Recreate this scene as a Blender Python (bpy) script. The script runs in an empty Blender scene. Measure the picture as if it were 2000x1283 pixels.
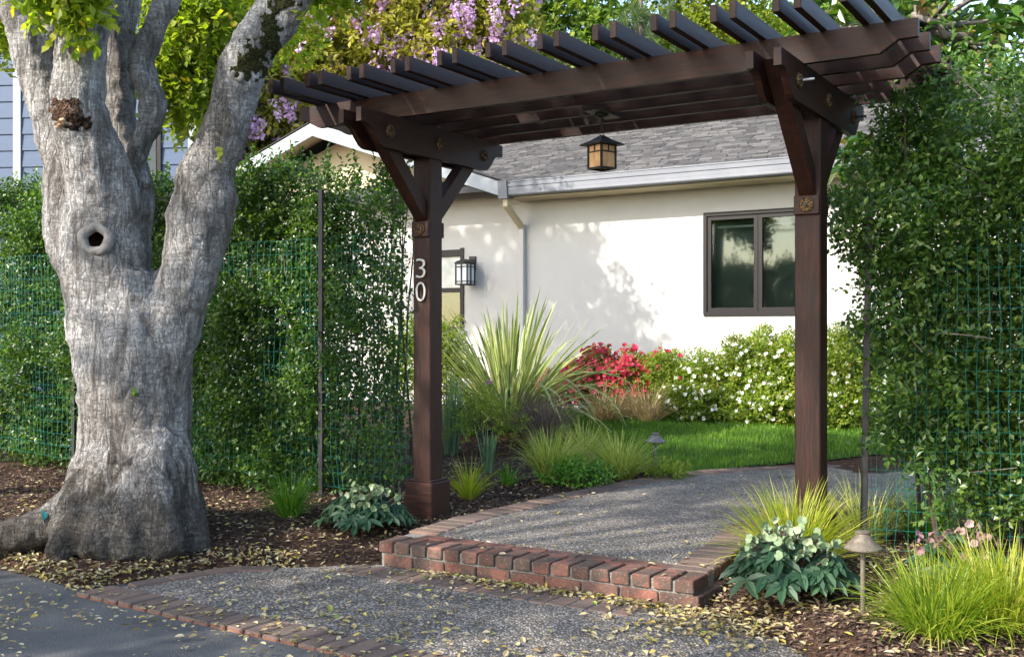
import bpy, bmesh, math, random
import numpy as np
from mathutils import Vector, Matrix
from mathutils.bvhtree import BVHTree

random.seed(7)
RNG = np.random.default_rng(7)
R = math.radians
C = bpy.context.scene.collection
scene = bpy.context.scene

# ------------------------------------------------------------------ camera
FPX = 2095.0                      # focal length in pixels of a 2000 px wide picture
EYE = 1.33
cam_d = bpy.data.cameras.new("camera")
cam = bpy.data.objects.new("camera", cam_d); C.objects.link(cam)
cam.location = (0, 0, EYE); cam.rotation_euler = (R(90), 0, 0)
cam_d.sensor_width = 36; cam_d.lens = FPX / 2000 * 36
cam_d.shift_y = (650 - 641.5) / 2000
cam_d.clip_start = 0.05; cam_d.clip_end = 2000
scene.camera = cam

# ------------------------------------------------------------------ light
SUN_TRAVEL = Vector((.82, .572, -.66)).normalized()
world = bpy.data.worlds.new("World"); scene.world = world; world.use_nodes = True
wn = world.node_tree.nodes; wl = world.node_tree.links
sky = wn.new("ShaderNodeTexSky"); sky.sky_type = 'NISHITA'; sky.sun_disc = False
to_sun = -SUN_TRAVEL
sky.sun_elevation = math.asin(to_sun.z)
sky.sun_rotation = math.atan2(to_sun.x, to_sun.y)
sky.air_density = 1.0; sky.dust_density = 1.4; sky.ozone_density = 0.7
wn["Background"].inputs[1].default_value = 0.15
wl.new(sky.outputs[0], wn["Background"].inputs[0])
sun_d = bpy.data.lights.new("sun", 'SUN'); sun_d.energy = 2.6; sun_d.angle = R(0.6); sun_d.color = (1.0, .93, .84)
sun = bpy.data.objects.new("sun", sun_d); C.objects.link(sun)
sun.rotation_euler = SUN_TRAVEL.to_track_quat('-Z', 'Y').to_euler(); sun.location = (-20, -10, 15)
scene.view_settings.view_transform = 'Standard'
scene.view_settings.look = 'None'
scene.view_settings.gamma = 1
scene.view_settings.use_curve_mapping = False
scene.view_settings.exposure = 2.0
scene.render.engine = 'CYCLES'
scene.cycles.max_bounces = 6; scene.cycles.diffuse_bounces = 3; scene.cycles.glossy_bounces = 3
scene.cycles.transmission_bounces = 4; scene.cycles.transparent_max_bounces = 8
scene.cycles.use_denoising = True
scene.cycles.sample_clamp_indirect = 6

# ------------------------------------------------------------------ frames
TH = R(31.6); CT, ST = math.cos(TH), math.sin(TH)
def W(a, b, z=0.0):                 # a runs right-and-nearer, b runs away: the frame of the pergola and house
    return Vector((a*CT + b*ST, -a*ST + b*CT, z))
def AB(x, y): return (x*CT - y*ST, x*ST + y*CT)
def G(px, py, z=0.0):               # point of the ground height z seen at a picture position
    d = FPX*(EYE - z)/(py - 650.0)
    return Vector(((px-1000)/FPX*d, d, z))
def P(px, py, d):
    return Vector(((px-1000)/FPX*d, d, EYE + (650-py)*d/FPX))

# ------------------------------------------------------------------ mesh helpers
class Geo:
    def __init__(s): s.v = []; s.f = []; s.n = 0; s.attr = {}
    def add(s, v, f, **attr):
        v = np.asarray(v, dtype=np.float32).reshape(-1, 3)
        if isinstance(f, np.ndarray): f = [f]
        else:
            byk = {}
            for q in f: byk.setdefault(len(q), []).append(q)
            f = [np.array(x) for x in byk.values()]
        for q in f: s.f.append(np.asarray(q, dtype=np.int32) + s.n)
        for k, a in attr.items(): s.attr.setdefault(k, []).append(np.asarray(a, dtype=np.float32))
        s.v.append(v); s.n += len(v); return s
    def merge(s, o):
        for q in o.f: s.f.append(q + s.n)
        s.v += o.v
        for k, a in o.attr.items(): s.attr.setdefault(k, []).extend(a)
        s.n += o.n; return s
    def verts(s): return np.concatenate(s.v)
    def mesh(s, name, inv=None, smooth=False):
        me = bpy.data.meshes.new(name)
        v = s.verts()
        if inv is not None:
            M = np.array(inv); v = v @ M[:3, :3].T + M[:3, 3]
        loops = np.concatenate([q.ravel() for q in s.f]).astype(np.int32)
        sizes = np.concatenate([np.full(len(q), q.shape[1]) for q in s.f])
        starts = np.concatenate([[0], np.cumsum(sizes)[:-1]]).astype(np.int32)
        me.vertices.add(len(v)); me.vertices.foreach_set("co", v.astype(np.float32).ravel())
        me.loops.add(len(loops)); me.loops.foreach_set("vertex_index", loops)
        me.polygons.add(len(sizes)); me.polygons.foreach_set("loop_start", starts)
        me.update(calc_edges=True)
        me.polygons.foreach_set("use_smooth", np.full(len(sizes), bool(smooth)))
        for k, a in s.attr.items():
            at = me.attributes.new(k, 'FLOAT', 'POINT')
            at.data.foreach_set("value", np.concatenate(a).astype(np.float32))
        return me

def link(name, me, mat=None, parent=None):
    o = bpy.data.objects.new(name, me); C.objects.link(o)
    if parent is not None: o.parent = parent
    if mat is not None and me is not None and not me.materials: me.materials.append(mat)
    return o
def tag(o, label=None, cat=None, group=None, kind=None):
    if label: o['label'] = label
    if cat: o['category'] = cat
    if group: o['group'] = group
    if kind: o['kind'] = kind
    return o
def thing(name, label, cat, loc=(0, 0, 0), rz=0.0, group=None):
    o = bpy.data.objects.new(name, None); C.objects.link(o); o.empty_display_size = .1
    o.location = loc; o.rotation_euler = (0, 0, rz)
    return tag(o, label, cat, group)
def wmat(o):
    M = Matrix.LocRotScale(o.location, o.rotation_euler, o.scale)
    p = o.parent
    return (wmat(p) @ M) if p is not None else M
def part(name, geo, mat, parent=None, smooth=False, kind=None, label=None):
    me = geo.mesh(name, wmat(parent).inverted() if parent is not None else None, smooth)
    o = link(name, me, mat, parent)
    if kind: o['kind'] = kind
    if label: o['label'] = label
    return o

BOXF = np.array([[0,3,2,1],[4,5,6,7],[0,1,5,4],[1,2,6,5],[2,3,7,6],[3,0,4,7]])
def box(x0, x1, y0, y1, z0, z1, f=None, bev=0.0):
    """a box in the frame f(a,b,z); bev > 0 chamfers every edge"""
    f = f or (lambda x, y, z: (x, y, z))
    g = Geo()
    if bev <= 0:
        v = [f(*p) for p in ((x0,y0,z0),(x1,y0,z0),(x1,y1,z0),(x0,y1,z0),(x0,y0,z1),(x1,y0,z1),(x1,y1,z1),(x0,y1,z1))]
        return g.add(v, BOXF)
    bm = bmesh.new(); bmesh.ops.create_cube(bm, size=1)
    for v in bm.verts:
        v.co = Vector((x0 if v.co.x < 0 else x1, y0 if v.co.y < 0 else y1, z0 if v.co.z < 0 else z1))
    bmesh.ops.bevel(bm, geom=bm.edges[:], offset=bev, segments=1, affect='EDGES')
    g2 = from_bm(bm, f); bm.free(); return g2
def from_bm(bm, f=None):
    bm.verts.index_update()
    g = Geo(); f = f or (lambda x, y, z: (x, y, z))
    g.add([f(*v.co) for v in bm.verts], [[v.index for v in q.verts] for q in bm.faces])
    return g
def prism(profile, w0, w1, f):
    """profile: list of (p,q); extruded from w0 to w1; f(p,q,w) -> point"""
    n = len(profile); g = Geo()
    v = [f(p, q, w0) for p, q in profile] + [f(p, q, w1) for p, q in profile]
    fs = [list(range(n))[::-1], list(range(n, 2*n))] + [[i, (i+1) % n, n+(i+1) % n, n+i] for i in range(n)]
    bm = bmesh.new(); vs = [bm.verts.new(x) for x in v]
    for q in fs: bm.faces.new([vs[i] for i in q])
    bmesh.ops.recalc_face_normals(bm, faces=bm.faces[:])
    bmesh.ops.triangulate(bm, faces=[q for q in bm.faces if len(q.verts) > 4])
    g = from_bm(bm); bm.free(); return g
def lathe(profile, n=24, center=(0, 0, 0), axis=None, cap=True):
    """profile list of (r,z) around axis"""
    prof = np.array(profile, dtype=float); m = len(prof)
    ang = np.linspace(0, 2*math.pi, n, endpoint=False)
    v = np.zeros((m, n, 3)); v[..., 0] = prof[:, 0:1]*np.cos(ang); v[..., 1] = prof[:, 0:1]*np.sin(ang); v[..., 2] = prof[:, 1:2]
    v = v.reshape(-1, 3)
    if axis is not None:
        q = np.array(Vector((0, 0, 1)).rotation_difference(Vector(axis)).to_matrix()); v = v @ q.T
    v = v + np.array(center)
    f = []
    for i in range(m-1):
        for j in range(n):
            k = (j+1) % n; f.append([i*n+j, i*n+k, (i+1)*n+k, (i+1)*n+j])
    g = Geo(); fs = [np.array(f)]
    if cap: fs += [np.array([list(range(n))[::-1]]), np.array([[(m-1)*n+j for j in range(n)]])]
    g.n = 0; g.v.append(v.astype(np.float32)); g.f = [q.astype(np.int32) for q in fs]; g.n = len(v); return g
def tube(pts, rad, n=8, closed=False):
    pts = np.array([list(p) for p in pts], dtype=float); m = len(pts)
    rad = np.broadcast_to(np.array(rad, dtype=float), (m,))
    t = np.gradient(pts, axis=0) if not closed else np.roll(pts, -1, 0)-np.roll(pts, 1, 0)
    t /= np.linalg.norm(t, axis=1, keepdims=True)+1e-9
    up = np.array([0.0, 0, 1]) if abs(t[0, 2]) < .9 else np.array([1.0, 0, 0])
    u = np.cross(t[0], up); u /= np.linalg.norm(u)
    ang = np.linspace(0, 2*math.pi, n, endpoint=False); vs = []
    for i in range(m):
        u = u - t[i]*np.dot(u, t[i]); u /= np.linalg.norm(u); w = np.cross(t[i], u)
        vs.append(pts[i] + rad[i]*(np.cos(ang)[:, None]*u + np.sin(ang)[:, None]*w))
    f = []
    for i in range(m if closed else m-1):
        i2 = (i+1) % m
        for j in range(n):
            k = (j+1) % n; f.append([i*n+j, i*n+k, i2*n+k, i2*n+j])
    g = Geo(); g.v.append(np.concatenate(vs).astype(np.float32)); g.f.append(np.array(f, dtype=np.int32))
    if not closed:
        g.f.append(np.array([list(range(n))[::-1]], dtype=np.int32)); g.f.append(np.array([[(m-1)*n+j for j in range(n)]], dtype=np.int32))
    g.n = m*n; return g

def norm(a): return a/(np.linalg.norm(a, axis=-1, keepdims=True)+1e-9)
def leaves(p, d, L, w, fold=.25, curl=.15, fine=True, rnd=None, nrm=None):
    """p base, d direction, per-leaf length L and width w: one small leaf mesh each"""
    n = len(p); d = norm(np.asarray(d, float)); L = np.broadcast_to(L, (n,))[:, None]; w = np.broadcast_to(w, (n,))[:, None]
    r = RNG.normal(size=(n, 3)) if nrm is None else nrm + RNG.normal(size=(n, 3))*.35
    s = norm(np.cross(d, r)); nn = np.cross(s, d)
    if rnd is None: rnd = RNG.random(n)
    g = Geo()
    if fine:
        k = np.stack([p, p+d*L*.33+s*w*.5+nn*w*fold, p+d*L*.72+s*w*.42+nn*(w*fold-L*curl*.4), p+d*L-nn*L*curl,
                      p+d*L*.72-s*w*.42+nn*(w*fold-L*curl*.4), p+d*L*.33-s*w*.5+nn*w*fold], 1)
        b = np.arange(n)[:, None]*6
        f = np.concatenate([b+np.array([[0, 1, 2, 3]]), b+np.array([[0, 3, 4, 5]])])
        g.add(k.reshape(-1, 3), f, rnd=np.repeat(rnd, 6))
    else:
        k = np.stack([p, p+d*L*.5+s*w*.5, p+d*L-nn*L*curl, p+d*L*.5-s*w*.5], 1)
        f = np.arange(n)[:, None]*4 + np.array([[0, 1, 2, 3]])
        g.add(k.reshape(-1, 3), f, rnd=np.repeat(rnd, 4))
    return g
def pieces(name, g, k, nf, mat, parent, limit=300, ranked=None, restname=None):
    """split a Geo made of equal pieces (k verts each, nf faces each) into single part objects; past the limit one stuff part"""
    v = g.verts().reshape(-1, k, 3); n = len(v); F = np.concatenate([q for q in g.f])
    own = F[:, 0]//k; order = np.argsort(own, kind='stable'); F = F[order].reshape(n, -1, F.shape[1])
    at = {a: np.concatenate(x).reshape(n, k) for a, x in g.attr.items()}
    idx = np.arange(n) if ranked is None else np.argsort(ranked(v.mean(1)), kind='stable')
    for i in idx[:limit]:
        q = Geo(); q.add(v[i], F[i]-i*k, **{a: x[i] for a, x in at.items()}); part(name, q, mat, parent)
    r = idx[limit:]
    if len(r):
        q = Geo(); m = len(r); FF = (F[r]-(r*k)[:, None, None]) + (np.arange(m)*k)[:, None, None]
        q.add(v[r].reshape(-1, 3), FF.reshape(-1, F.shape[2]), **{a: x[r].ravel() for a, x in at.items()}); part(restname or name+'s', q, mat, parent, kind='stuff')
def rdir(n, up=0.0, out=None, wout=0.0):
    d = norm(RNG.normal(size=(n, 3))); d[:, 2] += up
    if out is not None: d = d + out*wout
    return norm(d)
def sprigs(c, d, length, nl, L, w, spread=.9, fine=True, fold=.25):
    """twigs at c pointing d, nl leaves along each"""
    n = len(c); t = np.tile(np.linspace(.1, 1, nl), n)[:, None]
    cc = np.repeat(c, nl, 0); dd = np.repeat(d, nl, 0); ll = np.repeat(np.broadcast_to(length, (n,)), nl)[:, None]
    p = cc + dd*ll*t + RNG.normal(size=(n*nl, 3))*.004
    ld = norm(dd*(.35+.5*t) + rdir(n*nl)*spread)
    base = np.repeat(RNG.random(n), nl)
    r = np.clip(base*.55 + t[:, 0]*.25 + RNG.random(n*nl)*.25, 0, 1)
    LL = L*(.7+.5*RNG.random(n*nl)); ww = w*(.7+.5*RNG.random(n*nl))
    return leaves(p, ld, LL, ww, fine=fine, rnd=r, fold=fold, nrm=np.array([[0, -.3, .8]]))
def blades(p, az, th0, kap, L, w, m=5, rnd=None, roll=0.0):
    """curved grass blades: base p, azimuth az, start lean th0, total bend kap"""
    n = len(p); s = np.linspace(0, 1, m+1); 
    th = th0[:, None] + kap[:, None]*s[None, :]**1.3
    ds = (L/m)[:, None]
    rr = np.concatenate([np.zeros((n, 1)), np.cumsum(np.sin(th[:, :-1])*ds, 1)], 1)
    zz = np.concatenate([np.zeros((n, 1)), np.cumsum(np.cos(th[:, :-1])*ds, 1)], 1)
    h = np.stack([np.cos(az), np.sin(az)], 1)
    pos = np.zeros((n, m+1, 3)); pos[..., 0] = p[:, 0:1]+rr*h[:, 0:1]; pos[..., 1] = p[:, 1:2]+rr*h[:, 1:2]; pos[..., 2] = p[:, 2:3]+zz
    ra = az + roll*RNG.normal(size=n)
    side = np.stack([-np.sin(ra), np.cos(ra), 0.25*RNG.normal(size=n)], 1)
    wd = np.broadcast_to(w, (n,))[:, None]*np.sqrt(np.clip(1-s**1.6, .0, 1))[None, :]*.5*(.55+.45*np.minimum(1, s*4))[None, :]
    v = np.stack([pos+side[:, None, :]*wd[..., None], pos-side[:, None, :]*wd[..., None]], 2)   # n,m+1,2,3
    b = (np.arange(n)*(m+1)*2)[:, None, None] + (np.arange(m)*2)[None, :, None]
    f = (b + np.array([[[0, 1, 3, 2]]])).reshape(-1, 4)
    if rnd is None: rnd = RNG.random(n)
    g = Geo(); e = np.tile(np.array([0., 1.]), n*(m+1)); tt = np.tile(np.repeat(s, 2), n)
    g.add(v.reshape(-1, 3), f, rnd=np.repeat(rnd, (m+1)*2), edge=e, along=tt); return g

# ------------------------------------------------------------------ materials
class NT:
    def __init__(s, name):
        s.m = bpy.data.materials.new(name); s.m.use_nodes = True; s.t = s.m.node_tree
        s.b = s.t.nodes["Principled BSDF"]; s.out = s.t.nodes["Material Output"]
    def n(s, typ, **kw):
        o = s.t.nodes.new(typ)
        for k, v in kw.items(): setattr(o, k, v)
        return o
    def l(s, a, b): s.t.links.new(a, b)
    def pos(s, mode='Object', scale=(1, 1, 1), rz=0.0):
        tc = s.n("ShaderNodeTexCoord"); mp = s.n("ShaderNodeMapping"); mp.inputs['Scale'].default_value = scale
        mp.inputs['Rotation'].default_value = (0, 0, rz)
        s.l(tc.outputs[mode], mp.inputs[0]); return mp.outputs[0]
    def noise(s, vec, scale, detail=4, rough=.55, dist=0.0):
        o = s.n("ShaderNodeTexNoise"); o.inputs['Scale'].default_value = scale; o.inputs['Detail'].default_value = detail
        o.inputs['Roughness'].default_value = rough; o.inputs['Distortion'].default_value = dist
        s.l(vec, o.inputs['Vector']); return o.outputs['Fac']
    def vor(s, vec, scale, feature='F1', out='Distance', rand=1.0):
        o = s.n("ShaderNodeTexVoronoi", feature=feature); o.inputs['Scale'].default_value = scale
        o.inputs['Randomness'].default_value = rand
        s.l(vec, o.inputs['Vector']); return o.outputs[out]
    def ramp(s, fac, stops, interp='LINEAR'):
        o = s.n("ShaderNodeValToRGB"); e = o.color_ramp.elements; o.color_ramp.interpolation = interp
        while len(e) < len(stops): e.new(.5)
        for i, (p, c) in enumerate(stops):
            e[i].position = p; e[i].color = (*c, 1) if len(c) == 3 else c
        s.l(fac, o.inputs[0]); return o.outputs[0]
    def mix(s, fac, a, b, blend='MIX'):
        o = s.n("ShaderNodeMix", data_type='RGBA', blend_type=blend)
        for i, x in ((0, fac), (6, a), (7, b)):
            if hasattr(x, 'is_linked') or hasattr(x, 'links'): s.l(x, o.inputs[i])
            else: o.inputs[i].default_value = x if i == 0 else ((*x, 1) if len(x) == 3 else x)
        return o.outputs[2]
    def math(s, op, a, b=0.0, c=None):
        o = s.n("ShaderNodeMath", operation=op)
        for i, x in enumerate((a, b) if c is None else (a, b, c)):
            if hasattr(x, 'links'): s.l(x, o.inputs[i])
            else: o.inputs[i].default_value = x
        return o.outputs[0]
    def attr(s, name):
        o = s.n("ShaderNodeAttribute", attribute_name=name); return o.outputs['Fac']
    def objrand(s): return s.n("ShaderNodeObjectInfo").outputs['Random']
    def bump(s, h, strength=.5, dist=.01, prev=None):
        o = s.n("ShaderNodeBump"); o.inputs['Strength'].default_value = strength; o.inputs['Distance'].default_value = dist
        s.l(h, o.inputs['Height'])
        if prev is not None: s.l(prev, o.inputs['Normal'])
        return o.outputs[0]
    def fin(s, col=None, rough=.6, spec=.5, nrm=None, metal=0.0):
        if col is not None:
            if hasattr(col, 'links'): s.l(col, s.b.inputs['Base Color'])
            else: s.b.inputs['Base Color'].default_value = (*col, 1)
        if hasattr(rough, 'links'): s.l(rough, s.b.inputs['Roughness'])
        else: s.b.inputs['Roughness'].default_value = rough
        s.b.inputs['Specular IOR Level'].default_value = spec; s.b.inputs['Metallic'].default_value = metal
        if nrm is not None: s.l(nrm, s.b.inputs['Normal'])
        return s.m
def mleaf(name, stops, trans=.35, rough=.45, spec=.4, tcol=None, vary=.35, vs=1.2):
    k = NT(name); r = k.attr("rnd"); col = k.ramp(r, stops)
    nz = k.noise(k.pos(), vs, 3)
    col = k.mix(1.0, col, k.ramp(nz, [(.3, (1-vary,)*3), (.7, (1+vary*.6,)*3)]), 'MULTIPLY')
    k.fin(col, rough, spec)
    tr = k.n("ShaderNodeBsdfTranslucent"); mx = k.n("ShaderNodeMixShader"); mx.inputs[0].default_value = trans
    tc = k.mix(1.0, col, tcol or (1.5, 1.7, .55), 'MULTIPLY')
    k.l(tc, tr.inputs[0]); k.l(k.b.outputs[0], mx.inputs[1]); k.l(tr.outputs[0], mx.inputs[2]); k.l(mx.outputs[0], k.out.inputs[0])
    return k.m

M = {}
def build_materials():
    # stained timber, one per grain direction
    for nm, sc in (('x', (1, 14, 14)), ('y', (14, 1, 14)), ('z', (14, 14, 1))):
        k = NT('stained_wood_' + nm); v = k.pos(scale=sc)
        g1 = k.noise(v, 3.2, 6, .6, 1.2); g2 = k.noise(v, 16, 3, .6)
        pt = k.noise(k.pos(), 2.2, 3)
        r = k.math('ADD', k.math('MULTIPLY', g1, .7), k.math('MULTIPLY', g2, .3))
        col = k.ramp(r, [(.36, (.006, .0017, .0009)), (.52, (.024, .0064, .0029)), (.68, (.066, .0185, .0080))])
        col = k.mix(k.math('MULTIPLY', pt, .22), col, (.024, .013, .010))
        orr = k.objrand(); col = k.mix(1.0, col, k.ramp(orr, [(0, (.78, .78, .8)), (1, (1.15, 1.1, 1.08))]), 'MULTIPLY')
        kn = k.vor(k.pos(scale=tuple(x*.12 for x in sc)), 4.5)
        col = k.mix(k.ramp(kn, [(.03, (.8, .8, .8)), (.1, (0, 0, 0))]), col, (.02, .008, .006))
        M['wood_'+nm] = k.fin(col, k.math('ADD', k.math('MULTIPLY', g1, .25), .42), .28, k.bump(r, .35, .004))
    k = NT('bronze'); n = k.noise(k.pos(), 60, 3)
    M['bronze'] = k.fin(k.ramp(n, [(.35, (.03, .018, .010)), (.6, (.20, .12, .055))]), .55, .4, None, .6)
    k = NT('black_iron'); n = k.noise(k.pos(), 30, 3)
    M['iron'] = k.fin(k.ramp(n, [(.3, (.012, .012, .013)), (.7, (.035, .033, .032))]), .5, .4, k.bump(n, .2, .002), .3)
    k = NT('brushed_numeral_metal'); M['steel'] = k.fin((.50, .50, .49), .35, .5, None, .75)
    k = NT('zinc_bolt'); M['zinc'] = k.fin((.45, .47, .5), .4, .5, None, .8)
    k = NT('amber_glass'); n = k.noise(k.pos(scale=(1, 1, .5)), 26, 4)
    M['amber'] = k.fin(k.ramp(n, [(.3, (.42, .22, .09)), (.7, (.70, .45, .24))]), .35, .5)
    k.b.inputs['Subsurface Weight'].default_value = 0
    k = NT('frosted_lantern_glass'); M['milk'] = k.fin((.55, .60, .62), .3, .5)
    # brick
    k = NT('clay_brick'); v = k.pos(); o = k.objrand()
    base = k.ramp(o, [(0, (.085, .040, .030)), (.3, (.150, .062, .044)), (.55, (.125, .068, .055)), (.8, (.20, .080, .055)), (1, (.24, .12, .09))])
    wv = k.n("ShaderNodeNewGeometry"); n1 = k.noise(wv.outputs['Position'], 9, 5, .65); n2 = k.noise(wv.outputs['Position'], 90, 3, .7)
    col = k.mix(k.ramp(n1, [(.40, (0, 0, 0)), (.58, (.85, .85, .85))]), base, (.055, .046, .038))
    col = k.mix(k.ramp(n2, [(.55, (0, 0, 0)), (.75, (.5, .5, .5))]), col, (.34, .27, .22))
    M['brick'] = k.fin(col, .9, .2, k.bump(n2, .5, .004, k.bump(n1, .4, .01)))
    k = NT('brick_paver_worn'); o = k.objrand()
    base = k.ramp(o, [(0, (.095, .070, .058)), (.5, (.130, .092, .074)), (1, (.165, .108, .082))])
    wv = k.n("ShaderNodeNewGeometry"); n1 = k.noise(wv.outputs['Position'], 7, 5, .65); n2 = k.noise(wv.outputs['Position'], 110, 3, .7)
    col = k.mix(k.ramp(n1, [(.45, (0, 0, 0)), (.7, (.7, .7, .7))]), base, (.10, .085, .07))
    sp = k.n("ShaderNodeSeparateXYZ"); k.l(wv.outputs['Normal'], sp.inputs[0])
    col = k.mix(k.ramp(k.math('ABSOLUTE', sp.outputs[2]), [(.3, (.8, .8, .8)), (.7, (0, 0, 0))]), col, (.19, .085, .060))
    col = k.mix(1.0, col, k.ramp(n2, [(.3, (.7, .7, .7)), (.7, (1.25, 1.25, 1.25))]), 'MULTIPLY')
    M['paver'] = k.fin(col, .9, .2, k.bump(n2, .5, .004))
    k = NT('mortar'); n = k.noise(k.pos(), 70, 4); M['mortar'] = k.fin(k.ramp(n, [(.3, (.10, .095, .085)), (.7, (.24, .225, .20))]), .95, .1, k.bump(n, .7, .006))
    # exposed aggregate
    k = NT('exposed_aggregate'); v = k.pos(); dist = k.vor(v, 85); cell = k.vor(v, 85, out='Color')
    sep = k.n("ShaderNodeSeparateColor"); k.l(cell, sep.inputs[0])
    peb = k.ramp(sep.outputs[0], [(0, (.075, .067, .058)), (.3, (.145, .128, .110)), (.6, (.235, .207, .178)), (.85, (.33, .295, .255)), (1, (.48, .44, .385))])
    col = k.mix(k.ramp(dist, [(.42, (0, 0, 0)), (.62, (1, 1, 1))]), peb, (.075, .068, .062))
    big = k.noise(v, 1.6, 4); col = k.mix(1.0, col, k.ramp(big, [(.3, (.8, .8, .8)), (.7, (1.12, 1.1, 1.08))]), 'MULTIPLY')
    s2 = k.noise(v, 5.5, 6, .7, .5); col = k.mix(1.0, col, k.ramp(s2, [(.34, (.74, .72, .68)), (.5, (1, 1, 1)), (.68, (1.18, 1.16, 1.12))]), 'MULTIPLY')
    h = k.ramp(dist, [(0, (1, 1, 1)), (.7, (0, 0, 0))])
    M['aggregate'] = k.fin(col, .75, .35, k.bump(h, .9, .006))
    k = NT('asphalt'); v = k.pos(); n = k.noise(v, 140, 3, .7); n1 = k.noise(v, 1.3, 4); vv = k.vor(v, 160)
    col = k.ramp(n, [(.3, (.036, .037, .038)), (.6, (.080, .081, .083)), (.8, (.17, .168, .165))])
    col = k.mix(1.0, col, k.ramp(n1, [(.3, (.8, .8, .8)), (.7, (1.25, 1.22, 1.18))]), 'MULTIPLY')
    st_ = k.noise(v, .7, 6, .7, .4); col = k.mix(1.0, col, k.ramp(st_, [(.38, (.72, .72, .74)), (.5, (1, 1, 1)), (.64, (1.35, 1.3, 1.22))]), 'MULTIPLY')
    M['asphalt'] = k.fin(col, .85, .3, k.bump(vv, .6, .005))
    k = NT('mulch_soil'); v = k.pos(); n = k.noise(v, 38, 6, .7, .6); n2 = k.noise(v, 3, 3)
    col = k.ramp(n, [(.3, (.018, .011, .008)), (.5, (.050, .029, .020)), (.72, (.13, .080, .055))])
    col = k.mix(1.0, col, k.ramp(n2, [(.3, (.8, .8, .8)), (.7, (1.3, 1.2, 1.1))]), 'MULTIPLY')
    M['soil'] = k.fin(col, .95, .15, k.bump(n, 1.0, .03))
    k = NT('mulch_chip'); r = k.attr('rnd'); M['chip'] = k.fin(k.ramp(r, [(0, (.018, .012, .009)), (.4, (.052, .033, .024)), (.75, (.105, .066, .047)), (.93, (.22, .14, .09)), (1, (.36, .27, .19))]), .85, .25)
    k = NT('lawn_soil'); n = k.noise(k.pos(), 25, 4); M['lawn'] = k.fin(k.ramp(n, [(.3, (.020, .045, .008)), (.7, (.05, .10, .018))]), .95, .1, k.bump(n, .8, .03))
    # house
    k = NT('white_stucco'); v = k.pos(); n = k.noise(v, 55, 4, .6); n2 = k.noise(v, .8, 3)
    stk = k.noise(k.pos(scale=(3, 3, .9)), 1.3, 6, .65)
    M['stucco'] = k.fin(k.mix(1.0, k.ramp(n2, [(.3, (.445, .432, .405)), (.7, (.48, .468, .44))]), k.ramp(stk, [(.3, (.975, .972, .965)), (.6, (1, 1, 1))]), 'MULTIPLY'), .9, .2, k.bump(n, .4, .005))
    k = NT('bounce_cream_soffit'); n = k.noise(k.pos(), 2, 3); M['soffit'] = k.fin(k.ramp(n, [(.3, (.46, .39, .26)), (.7, (.52, .45, .31))]), .7, .3)  # cream paint with the warm bounce light put into its beige
    k = NT('grey_gutter_paint'); n = k.noise(k.pos(), 3, 3); M['gutter'] = k.fin(k.ramp(n, [(.3, (.13, .14, .16)), (.7, (.165, .175, .195))]), .5, .4)
    k = NT('white_trim_paint'); M['trim'] = k.fin((.24, .265, .285), .45, .4)
    k = NT('asphalt_shingle'); o = k.objrand(); wv = k.n("ShaderNodeNewGeometry"); n = k.noise(wv.outputs['Position'], 120, 3, .8); n1 = k.noise(wv.outputs['Position'], 5, 3)
    ra = k.attr('rnd'); tone = k.math('FRACT', k.math('ADD', o, ra))
    col = k.ramp(tone, [(0, (.046, .045, .046)), (.4, (.068, .066, .067)), (.75, (.092, .089, .087)), (1, (.120, .115, .110))])
    col = k.mix(1.0, col, k.ramp(n, [(.3, (.72, .72, .72)), (.7, (1.3, 1.3, 1.3))]), 'MULTIPLY')
    M['shingle'] = k.fin(col, .95, .15, k.bump(n, .4, .004))
    k = NT('dark_bronze_window_frame'); M['frame'] = k.fin((.012, .010, .010), .45, .25)
    k = NT('window_glass'); gl = k.n("ShaderNodeBsdfGlossy"); gl.inputs['Roughness'].default_value = .03; gl.inputs[0].default_value = (.42, .46, .45, 1)
    tr = k.n("ShaderNodeBsdfTransparent"); tr.inputs[0].default_value = (.62, .68, .66, 1); fr = k.n("ShaderNodeFresnel"); fr.inputs[0].default_value = 1.6
    mx = k.n("ShaderNodeMixShader"); k.l(k.math('ADD', fr.outputs[0], .04), mx.inputs[0]); k.l(tr.outputs[0], mx.inputs[1]); k.l(gl.outputs[0], mx.inputs[2]); k.l(mx.outputs[0], k.out.inputs[0]); M['glass'] = k.m
    k = NT('frosted_window_film'); n = k.noise(k.pos(), 3, 2); M['frost'] = k.fin(k.ramp(n, [(.3, (.20, .25, .27)), (.7, (.50, .55, .56))]), .12, .6)
    k = NT('dark_room'); M['room'] = k.fin((.30, .33, .30), .9, .1)
    k = NT('white_pane_bar'); M['rail'] = k.fin((.8, .8, .78), .5, .4)
    k = NT('shade_toned_siding'); n = k.noise(k.pos(scale=(1, 1, 8)), 4, 4); M['siding'] = k.fin(k.ramp(n, [(.3, (.040, .066, .115)), (.7, (.055, .085, .14))]), .6, .3)  # dark blue base: the shade on this wall is put into its colour
    # fence
    k = NT('green_coated_wire'); M['wire'] = k.fin((.012, .17, .14), .55, .35)
    k = NT('dark_steel_stake'); n = k.noise(k.pos(), 20, 4); M['stake'] = k.fin(k.ramp(n, [(.3, (.010, .011, .014)), (.7, (.030, .030, .033))]), .5, .5, None, .4)
    k = NT('path_light_metal'); n = k.noise(k.pos(), 40, 4); M['plight'] = k.fin(k.ramp(n, [(.3, (.09, .072, .052)), (.7, (.17, .145, .11))]), .6, .4, k.bump(n, .3, .002), .3)
    k = NT('grey_path_light_metal'); n = k.noise(k.pos(), 40, 4); M['plight2'] = k.fin(k.ramp(n, [(.3, (.08, .085, .09)), (.7, (.17, .17, .17))]), .55, .4)
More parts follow.
